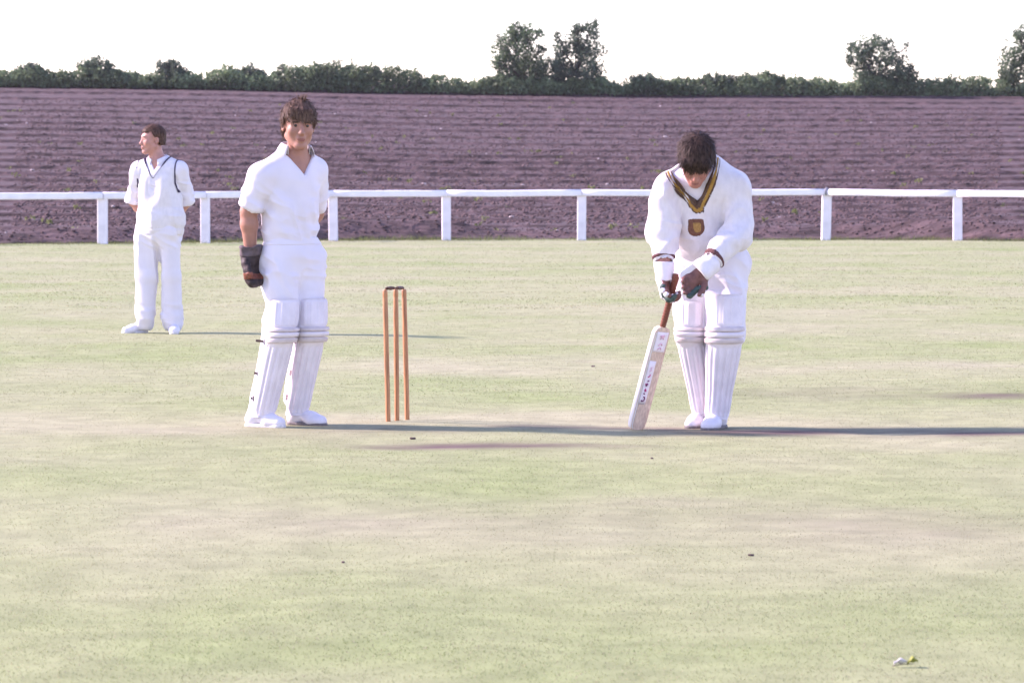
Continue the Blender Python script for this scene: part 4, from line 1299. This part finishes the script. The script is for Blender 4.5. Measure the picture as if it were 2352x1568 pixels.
    band('neck_trim', vband(.009, .025), M['mustard'], .0038, vb, .0045, 'mustard stripe of the V-neck trim')
    band('neck_trim', vband(.025, .034), M['green_trim'], .0030, vb, .0045, 'dark outer stripe of the V-neck trim')
    # cuffs and hem
    for e_, w_ in ((Re, Rw), (Le, Lw)):
        ax = unit(w_ - e_); c = e_ + (w_ - e_) * (.62 if e_[0] < 0 else .74) - ax * .002
        rad = lambda X, Y, Z, c=c: np.sqrt((X - c[0]) ** 2 + (Y - c[1]) ** 2 + (Z - c[2]) ** 2) - .085
        pl = lambda X, Y, Z, c=c, ax=ax: (X - c[0]) * ax[0] + (Y - c[1]) * ax[1] + (Z - c[2]) * ax[2]
        sb = (c - .11, c + .11)
        band('cuff', lambda X, Y, Z: np.maximum(np.abs(pl(X, Y, Z)) - .0045, rad(X, Y, Z)), M['maroon'], .0045, sb, .004)
    hz = lambda X, Y, Z: (X - hip[0]) * up[0] + (Y - hip[1]) * up[1] + (Z - hip[2]) * up[2]
    noarm = lambda X, Y, Z: np.maximum(np.abs(X - .03) - .225, .0 * Y - Y - .055 + 0 * X)
    band('hem_trim', lambda X, Y, Z: np.maximum(np.abs(hz(X, Y, Z) + .052 + .03 * np.clip((.12 - X) / .1, 0, 1)) - .010, np.maximum(.165 - X, noarm(X, Y, Z))), M['maroon'], .005, ((-.22, -.1, .82), (.28, .28, 1.0)), .005)
    # crest: a shield on the middle of the chest
    def shield(w, h, zc, uc=-.028):
        def fn(X, Y, Z):
            q = [X - hip[0], Y - hip[1], Z - hip[2]]
            u, v, z = [sum(Rb[i, j] * q[i] for i in range(3)) for j in range(3)]
            u = np.abs(u - uc); z = z - zc
            taper = w * np.sqrt(np.clip(1 - np.clip(-(z + h * .1) / (h * .95), 0, 1) ** 2.2, 0, 1))
            return np.maximum(np.maximum(u - taper, np.abs(z) - h), v + .02)
        return fn
    cb = (T(-.13, -.24, .14), T(.03, -.05, .31)); cb = (np.minimum(*cb) - .03, np.maximum(*cb) + .03)
    band('crest', shield(.031, .039, .226, -.060), M['crest'], .004, cb, .003, 'brown shield crest')
    band('crest_emblem', shield(.015, .024, .224, -.058), M['crest_gold'], .0065, cb, .003, 'mustard emblem inside the crest')
    # trousers
    def trous(F):
        F.cone(hip + A3((0, .0, .02)), (.030, .095, .87), .122, .135, .02, (1, 0, 0), 1.38)
        F.cone((.030, .095, .87), (.030, .09, .82), .132, .110, .03, (1, 0, 0), 1.38)
        F.cone(Rh, Rk, .108, .085, .05); F.cone(Lh, Lk, .112, .090, .05)
        F.cone(Rk, Ra + A3((0, 0, .06)), .083, .060, .03); F.cone(Lk, La + A3((0, 0, .06)), .085, .062, .03)
        F.cut(lambda X, Y, Z: .10 - Z, .004)
        return F
    dt = fold_disp([((.35, .2, -.9), 13, 3, .009, .4, .92), ((.9, 0, -.4), 18, 5, .006, .66, .97), ((.1, 0, -1), 10, 3, -.009, .1, 1.0)], 33)
    trous(Field((-.24, -.26, .07), (.30, .30, 1.03), .006)).build('trousers', M['drill'], t, dt)
    leg_pad(t, Ra + A3((0, -.022, 0)), Rk + A3((0, -.02, 0)), Rk + A3((.004, .02, .175)), (-.15, -1, 0), .048, .062, .068, None, 6, strap_side=-1, knee_r=.005, strap_m='pad_edge')
    leg_pad(t, La + A3((.004, -.022, 0)), Lk + A3((.0, -.02, 0)), Lk + A3((.006, .02, .21)), (-.12, -1, 0), .058, .082, .088, None, 7, strap_side=-1, knee_r=.005, strap_m='pad_edge')
    shoe(t, (-.005, .165, .002), (-.082, -.065, .0), M['boot'], M['sole'], .085, 1.0)
    shoe(t, (.088, .025, .004), (-.005, -.215, .0), M['boot'], M['sole'], .085, 1.1)
    # batting gloves
    for JJ, Wr, El, left in ((JR, Rw, Re, False), (JL, Lw, Le, True)):
        ax = unit(Wr - El)
        allp = [JJ['w'], JJ['k'], *[p for c in JJ['f'] for p in c], *JJ['t']]
        lo = np.minimum.reduce(allp) - .08; hi = np.maximum.reduce(allp) + .08
        def palm(F):
            add_hand(F, JJ, .0125, .021, 1, 2.0, .010)
            return F
        gl = palm(Field(lo, hi, .004)).build('glove', M['glove_palm'], t)
        tag(gl, 'batting glove with brown palm and white padding')
        W = Field(lo, hi, .004)
        n = JJ['n']
        W.cone(JJ['w'] - ax * (.05 if left else .078), JJ['w'] + ax * .015, .054, .044, .012, JJ['s'], 1.1)
        if left: W.cone(JJ['w'] - JJ['s'] * .034 - n * .005, JJ['k'] - JJ['s'] * .045 - n * .005, .036, .032, .02)
        W.cone(JJ['w'] - n * .012, JJ['k'] - n * .012, .027, .027, .015, JJ['s'], 1.75)
        W.cone(JJ['w'] - ax * .12, JJ['w'] - ax * .005, .047, .034, .005, JJ['s'], 1.1, mode='s')
        W.cut(lambda X, Y, Z: (X - JJ['k'][0]) * n[0] + (Y - JJ['k'][1]) * n[1] + (Z - JJ['k'][2]) * n[2] - np.where((X - JJ['w'][0]) * JJ['d'][0] + (Y - JJ['w'][1]) * JJ['d'][1] + (Z - JJ['w'][2]) * JJ['d'][2] > .028, .004, 1.0), .004)
        W.build('back_padding', M['glove_white'], gl)
        for c in JJ['f'] + [JJ['t']]:
            for q in range(3):
                a, b = c[q], c[q + 1]; dd = unit(b - a)
                on = unit(-n + dd * (n @ dd)) if c is not JJ['t'] else unit(-n * .5 + JJ['s'] * .7)
                r0 = .0135 if c is not JJ['t'] else .016
                mb = MB()
                L = np.linalg.norm(b - a); pts = []
                ts = (0.02, .10, .3, .7, .9, .98)
                mb.tube([tuple(a + (b - a) * x + on * .0075) for x in ts], [r0 * .55, r0 * .88, r0, r0, r0 * .88, r0 * .5], 10)
                mb.build('finger_roll', M['glove_white'], gl)
        G = Field(lo, hi, .004)
        s_ = JJ['s']; f0 = JJ['f'][0]; th = JJ['t']
        G.chain([JJ['w'] + s_ * .026 + JJ['d'] * .03 + n * .006, th[1] + s_ * .004, f0[0] + s_ * .014 + n * .008, f0[1] + s_ * .010 + n * .004, f0[2] + s_ * .008, f0[3]], [.012, .016, .016, .0155, .015, .012], .012)
        G.build('gusset', M['glove_green'], gl)
    # the bat
    grip_w = A3(base) + (JR['f'][1][1] + JR['f'][2][1]) * .5 + JR['n'] * .020
    return t, grip_w
_, GRIP = batsman()

BAT_ROT = 38
def bat():
    toe = ground_at(1462, 984)
    d = toe.y
    shp = at_depth(1522, 757, GRIP[1] + .05)
    toe.z = float(turf_z(toe.x, toe.y)) + .008
    ax = (Vector(shp) - toe).normalized()
    shp = toe + ax * .56
    t = empty('cricket_bat', toe)
    tag(t, 'wooden cricket bat with white sticker and rust grip resting on its toe', 'bat')
    cv = Vector((0, -1, 0)); fa = (cv - ax * cv.dot(ax)).normalized()
    fa = (Matrix.Rotation(math.radians(BAT_ROT), 3, ax) @ fa).normalized()      # turned so that the left edge shows
    sx = ax.cross(fa).normalized()
    if sx.x < 0: sx = -sx
    def P(u, v, z): return sx * u + fa * v + ax * z
    # blade: flat face to the camera, thick edges and a spine behind
    mb = MB(); rows = []
    zs = [-.006, 0, .01, .03, .10, .2, .3, .4, .48, .53, .548, .556, .561]
    hw = [.030, .040, .047, .0515, .053, .053, .053, .053, .0525, .050, .043, .030, .018]
    th = [.026, .027, .029, .031, .037, .044, .042, .036, .031, .028, .026, .025, .022]
    for z, w_, h_ in zip(zs, hw, th):
        rows.append([P(-w_, .004, z), P(-w_ * .96, .0085, z), P(-w_ * .5, .0098, z), P(0, .0102, z), P(w_ * .5, .0098, z), P(w_ * .96, .0085, z), P(w_, .004, z), P(w_, -.018, z), P(w_ * .93, -.0235, z), P(w_ * .4, -h_ * .85, z), P(0, -h_, z), P(-w_ * .4, -h_ * .85, z), P(-w_ * .93, -.0235, z), P(-w_, -.018, z), P(-w_, .004, z)])
    mb.grid(rows)
    n = 15
    mb.f.append(tuple(range(n - 1))); mb.f.append(tuple((len(rows) - 1) * n + j for j in range(n - 2, -1, -1)))
    bl = mb.build('blade', M['willow'], t)
    mb = MB(); rows = []
    for z, w_ in zip(zs[1:-3], hw[1:-3]):
        rows.append([P(-w_ * .80, .0106, z), P(-w_ * 1.0, .0062, z), P(-w_ * 1.02, -.006, z), P(-w_ * 1.015, -.0185, z), P(-w_ * .88, -.027, z)])
    mb.grid(rows); mb.build('sunlit_edge', M['willow_sunlit'], bl)  # pale strip painting the sunlit left edge of the blade
    mb = MB(); hz = [.54, .56, .60, .70, .80, .845, .85]; hr = [.010, .0150, .0165, .0172, .0178, .019, .015]
    mb.tube([P(0, -.006, z) for z in hz], hr, 14)
    hd = mb.build('handle', M['grip'], t)
    for k in range(18):
        z = .575 + k * .015
        r = float(np.interp(z, hz, hr)) + .0005
        mb = MB(); pts = [P(r * math.cos(a), r * math.sin(a) - .006, z + .003 * math.sin(a)) for a in np.linspace(0, 2 * math.pi, 15)]
        mb.tube(pts, .0022, 5, False); mb.build('grip_ring', M['grip'], hd)
    # stickers on the face and the broken red lettering down them
    def plate(name, u0, u1, z0, z1, m, v=.0118, par=bl):
        mb = MB(); mb.grid([[P(u, v - .0016 * (u / .053) ** 2, z) for u in np.linspace(u0, u1, 7)] for z in np.linspace(z0, z1, 8)])
        o = mb.build(name, m, par)
        s_ = o.modifiers.new('thick', 'SOLIDIFY'); s_.thickness = .0006; s_.offset = 1
        return o
    st1 = plate('sticker', -.040, .004, .135, .375, M['sticker'])
    st2 = plate('sticker', -.038, .040, .425, .535, M['sticker'])
    def stroke(pts, m, par, w_=.0035, v=.0130):
        mb = MB(); mb.tube([P(u, v, z) for u, z in pts], w_, 6); mb.build('lettering', m, par)
    u = -.020
    hook = [(u - .010, .158), (u - .004, .152), (u + .006, .156), (u + .010, .166), (u + .006, .176), (u - .001, .177)]
    stroke(hook, M['print_dark'], st1)
    stroke([(u - .006, .196), (u + .002, .193)], M['print_dark'], st1, .004)
    stroke([(u - .002, .205), (u + .007, .214)], M['print_red'], st1)
    stroke([(u - .004, .212), (u + .001, .222)], M['print_red'], st1)
    stroke([(u - .005, .238), (u + .005, .250)], M['print_dark'], st1, .006)
    stroke([(u - .009, .246), (u - .006, .250)], M['print_red'], st1)
    stroke([(u, .262), (u + .009, .268)], M['print_dark'], st1, .0035)
    stroke([(u - .006, .285), (u + .006, .292), (u + .005, .302)], M['print_red'], st1, .003)
    stroke([(u - .006, .318), (u + .006, .322), (u, .334), (u + .006, .342)], M['print_pink'], st1, .003)
    for z in (.440, .462, .496):
        stroke([(-.012, z), (.004, z + .012), (.012, z + .002)], M['print_pink'], st2, .004)
    stroke([(-.014, .512), (.012, .516)], M['print_pink'], st2, .006)
bat()

# ------------------------------------------------------------------ the fielder
def fielder():
    base = ground_at(352, 764); base.z = float(turf_z(base.x, base.y)) - .004
    t = empty('person', base)
    tag(t, 'fielder in sleeveless sweater with hands behind his back looking away to the left', 'person', 'cricketers in white')
    Rb = Rz(math.radians(-14)); lx = Rb[:, 0]
    c = lambda z, dx=0: A3((.062 + dx, 0, z))
    Rs, Ls = A3((-.120, .035, 1.415)), A3((.238, -.045, 1.415))
    Re, Rw = A3((-.180, .12, 1.145)), A3((-.02, .17, .95))
    Le, Lw = A3((.290, .06, 1.140)), A3((.10, .16, .94))
    Rh, Lh = A3((-.03, .015, .90)), A3((.145, -.015, .90))
    Rk, Lk = A3((-.058, 0, .50)), A3((.165, -.02, .50))
    Ra, La = A3((-.075, .02, .09)), A3((.175, 0, .09))
    hR, hO = headR(-66, 3, 0), A3((.002, -.01, 1.672))
    JR = hand_joints(Rw, (.8, .15, -.6), (.2, .9, .3), False, (25, 35, 25)); JL = hand_joints(Lw, (-.75, .25, -.6), (-.2, .95, .2), True, (25, 35, 25))
    F = Field((-.30, -.26, -.01), (.40, .36, 1.84), .0055)
    F.cone(c(1.35), c(1.0), .110, .105, .02, lx, 1.5)
    F.cone(c(1.43), (.020, .0, 1.60), .064, .060, .03)
    F.cone(c(1.46), Rs, .055, .058, .05); F.cone(c(1.46), Ls, .055, .058, .05)
    F.ell(c(.93), (.165, .12, .13), .05, Rb)
    for h_, k_, a_ in ((Rh, Rk, Ra), (Lh, Lk, La)):
        F.cone(h_, k_, .082, .055, .03); m_ = k_ * .6 + a_ * .4 + A3((0, .02, 0))
        F.cone(k_, m_, .055, .053, .02); F.cone(m_, a_, .052, .035, .02); F.cone(a_, a_ + A3((0, -.008, -.03)), .033, .026, .02)
    for s_, e_, w_ in ((Rs, Re, Rw), (Ls, Le, Lw)):
        F.cone(s_, e_, .054, .046, .03); m_ = e_ * .7 + w_ * .3
        F.cone(e_, m_, .046, .048, .02); F.cone(m_, w_, .047, .032, .02)
    add_hand(F, JR); add_hand(F, JL)
    add_head(F, hR, hO, 1.0, 1.10)
    bo = F.build('body', M['skin_fair'], t); paint_head(bo, hR, hO, [M['lip'], M['brow']])
    add_eyes(t, hR, hO)
    add_hair(t, hR, hO, M['hair_auburn'], .010, .064, -.048, .016, 13, .003, None, 1.10, 2500, .014, lift_k=.8)
    cr, cl = Re + (Re - Rs) * .02, Le + (Le - Ls) * .02
    def shirt(F):
        F.cone(c(1.35), c(1.05), .122, .118, .02, lx, 1.46)
        F.cone(c(1.42), c(1.475), .09, .068, .05, lx, 1.42)
        F.cone(c(1.455), Rs, .058, .068, .05); F.cone(c(1.455), Ls, .058, .068, .05)
        for s_, e_, q in ((Rs, Re, cr), (Ls, Le, cl)):
            ax = unit(e_ - s_)
            F.cone(s_, q, .070, .065, .03)
            F.cone(q - ax * .03, q + ax * .2, .052, .052, .004, mode='s')
            F.cut(lambda X, Y, Z, q=q, ax=ax, s=math.copysign(1, q[0] - .06): np.where((X - .06) * s > .16, (X - q[0]) * ax[0] + (Y - q[1]) * ax[1] + (Z - q[2]) * ax[2] - .01, -1), .003)
        F.cone(c(1.43), (.016, -.01, 1.66), .066, .074, .006, mode='s')
        return F
    dsp = fold_disp([((.2, .1, -1), 15, 4, .006, 1.0, 1.45), ((.9, .1, -.3), 22, 6, .005, 1.08, 1.36)], 141)
    S = shirt(Field((-.31, -.2, 1.02), (.41, .26, 1.58), .006)); S.cut(lambda X, Y, Z: -vee(Rb, (.062, 0, 0), -.01, 1.40, 26)(X, Y, Z), .004)
    sh = S.build('shirt', M['cotton'], t, dsp)
    collar(sh, Rz(math.radians(-20)) @ Rx(math.radians(8)), (.050, -.005, 1.50), M['cotton'], .068, 20, .050, .020, .030, .022)
    for q, e_, s_ in ((cr, Re, Rs), (cl, Le, Ls)):
        ax = unit(e_ - s_); mb = MB()
        mb.tube([tuple(q - ax * .035), tuple(q - ax * .030), tuple(q + ax * .008), tuple(q + ax * .012)], [.062, .0715, .0715, .060], 18, False)
        mb.build('rolled_cuff', M['cotton'], sh)
    V0 = vee(Rb, (.062, 0, 0), -.014, 1.345, 32)
    aR, aL = Rs + A3((-.012, 0, 0)), Ls + A3((.012, 0, 0))
    def slip(F, cutneck=True):
        F.cone(c(1.34), c(.98), .137, .137, .02, lx, 1.46)
        F.cone(c(1.0), c(.87), .137, .130, .03, lx, 1.52)
        F.cone(c(1.42), c(1.47), .105, .080, .05, lx, 1.46)
        F.cone(c(1.455), Rs, .066, .076, .05); F.cone(c(1.455), Ls, .066, .076, .05)
        F.cut(lambda X, Y, Z: np.where(Z > 1.18, .92 * ((X - .059) * lx[0] + Y * lx[1] - .172 - .03 * np.clip((1.3 - Z) / .12, 0, 1)), -.1), .006)
        F.cut(lambda X, Y, Z: np.where(Z > 1.18, .92 * (-((X - .059) * lx[0] + Y * lx[1]) - .172 - .03 * np.clip((1.3 - Z) / .12, 0, 1)), -.1), .006)
        F.cut(lambda X, Y, Z: .855 + .02 * (X - .06) - Z, .004)
        if cutneck:
            F.cone(c(1.43), (.016, -.01, 1.66), .078, .085, .006, mode='s')
            F.cut(lambda X, Y, Z: -V0(X, Y, Z), .004)
        return F
    dsw = fold_disp([((.15, .1, -1), 10, 3, .008, .86, 1.4), ((.95, 0, -.2), 15, 5, .006, .84, 1.1), ((.1, .1, -1), 9, 5, -.008, .8, 1.5)], 187)
    box = ((-.24, -.24, .82), (.36, .24, 1.58))
    sw = slip(Field(*box, .006)).build('sweater', M['knit'], t, dsw)
    tag(sw, 'sleeveless cream sweater with navy edging')
    Vx = vee(Rb, (.062, 0, 0), -.014, 1.345, 32, False)
    B = slip(Field((-.2, -.24, 1.25), (.3, .2, 1.58), .0055), False); B.F -= .004
    def fn(X, Y, Z):
        d = Vx(X, Y, Z); v = (X - .062) * Rb[0, 1] + Y * Rb[1, 1]
        return np.maximum(np.maximum(-d, d - .015), np.maximum(v + .005, 1.315 - Z))
    B.cut(fn, .002); B.build('neck_trim', M['navy'], sw, dsw)
    B = slip(Field((.12, -.24, 1.10), (.36, .2, 1.58), .0055), False); B.F -= .005
    B.cut(lambda X, Y, Z: np.maximum(.166 + .03 * np.clip((1.3 - Z) / .12, 0, 1) - ((X - .059) * lx[0] + Y * lx[1]), np.maximum(1.215 - Z, Y - .08)), .002); B.build('armhole_trim', M['navy'], sw, dsw)
    B = slip(Field((-.24, -.24, 1.10), (.0, .2, 1.58), .0055), False); B.F -= .005
    B.cut(lambda X, Y, Z: np.maximum(.169 + .03 * np.clip((1.3 - Z) / .12, 0, 1) + ((X - .059) * lx[0] + Y * lx[1]), np.maximum(1.25 - Z, Y - .02)), .002); B.build('armhole_trim', M['navy'], sw, dsw)
    B = slip(Field((-.24, -.24, .82), (.36, .24, .96), .0055)); B.F -= .004
    B.cut(lambda X, Y, Z: Z - .905, .003); B.build('hem_rib', M['knit'], sw, dsw)
    def trous(F):
        F.cone(c(1.0, .0), c(.90), .115, .128, .02, lx, 1.40)
        F.cone(c(.90), c(.84), .126, .105, .03, lx, 1.38)
        F.cone(Rh, Rk, .108, .086, .05); F.cone(Lh, Lk, .108, .086, .05)
        F.cone(Rk, Ra + A3((-.006, .0, -.01)), .084, .080, .03); F.cone(Lk, La + A3((0, .0, -.01)), .084, .078, .03)
        F.cut(lambda X, Y, Z: .028 + .35 * np.maximum(0, -.03 - Y) - Z, .004)
        return F
    dt = fold_disp([((.05, .05, -1), 12, 1.6, .009, .05, .92), ((.8, 0, -.5), 18, 5, .006, .7, .95), ((.9, 0, -.3), 18, 7, .007, .05, .28), ((.1, 0, -1), 10, 3, -.009, .0, 1.0)], 233)
    trous(Field((-.26, -.22, .0), (.36, .24, 1.03), .006)).build('trousers', M['drill'], t, dt)
    shoe(t, (-.060, .05, 0), (-.258, -.055, 0), M['boot'], M['sole_pale'], .08, 1.05)
    shoe(t, (.172, .07, 0), (.205, -.19, 0), M['boot'], M['sole_pale'], .08, 1.1)
fielder()

# ------------------------------------------------------------------ small things on the turf
def leaf_thing():
    p = ground_at(2082, 1537)
    t = empty('fallen_leaf', (p.x, p.y, float(turf_z(p.x, p.y)))); tag(t, 'crumpled leaf lying on the near grass, yellow-green at one end and pale at the other', 'leaf')
    def blade_(name, m, x0, x1, w_, lift, sgn):
        mb = MB(); rows = []
        for i in range(9):
            u = i / 8; ww = w_ * math.sin(math.pi * (.12 + .80 * u)) ** .8
            rows.append([(x0 + (x1 - x0) * u, v * ww, .006 + lift * math.sin(math.pi * u * .8) + .010 * abs(v) ** 1.5 + .003 * math.sin(9 * u + 3 * v)) for v in np.linspace(-1, 1, 7)])
        mb.grid(rows); o = mb.build(name, m, t)
        s_ = o.modifiers.new('thick', 'SOLIDIFY'); s_.thickness = .0008
    blade_('green_half', M['leaf_yellow'], .003, .030, .016, .010, 1)
    blade_('pale_half', M['leaf_pale'], -.034, .002, .010, .006, -1)
    MB().tube([(-.038, -.004, .004), (-.015, 0, .008), (.02, .002, .009)], [.0012, .0014, .0008], 5).build('stalk', M['strap'], t)
leaf_thing()
def divot(px, py, r, seed, label):
    g = np.random.default_rng(seed); p = ground_at(px, py)
    F = Field((-r * 2.2, -r * 2, -r), (r * 2.2, r * 2, r * 1.6), r / 7)
    for k in range(6):
        F.ell((g.uniform(-1, 1) * r, g.uniform(-.6, .6) * r, g.uniform(.0, .35) * r), (r * g.uniform(.4, .8), r * g.uniform(.4, .7), r * g.uniform(.3, .5)), r * .2)
    o = F.build('turf_divot', M['clod'], None, lambda V: r * .12 * noise(V[:, 0] * 3 / r, V[:, 1] * 3 / r, V[:, 2] * 3 / r, seed))
    o.location = (p.x, p.y, float(turf_z(p.x, p.y)) + .002)
    tag(o, label, 'divot', 'bits of torn turf on the grass')
divot(947, 1008, .012, 1, 'small dark bit of turf on the worn ground just below the stumps')
divot(790, 1287, .007, 2, 'small dark bit of turf on the open grass low on the left')
divot(1725, 1277, .008, 3, 'small dark bit of turf on the open grass below the batsman')
divot(1362, 843, .011, 4, 'small dark bit of turf on the grass between stumps and bat, farther out')
divot(1497, 1052, .007, 5, 'small dark bit of turf on the grass just below the toe of the bat')


# ------------------------------------------------------------------ the air over the field
hz_ = MB().box((0, 190, 9.5), (1500, 640, 27), None, 0).build('haze', None, None, False)
tag(hz_, 'thin pale haze over the ploughed field', 'haze', kind='stuff')
hm = bpy.data.materials.new('haze'); hm.use_nodes = True
hm.node_tree.nodes.clear()
hv = hm.node_tree.nodes.new('ShaderNodeVolumePrincipled'); ho = hm.node_tree.nodes.new('ShaderNodeOutputMaterial')
hv.inputs['Color'].default_value = (.95, .93, 1.0, 1); hv.inputs['Density'].default_value = .00010; hv.inputs['Anisotropy'].default_value = .2
hm.node_tree.links.new(hv.outputs[0], ho.inputs['Volume'])
hz_.data.materials.append(hm)
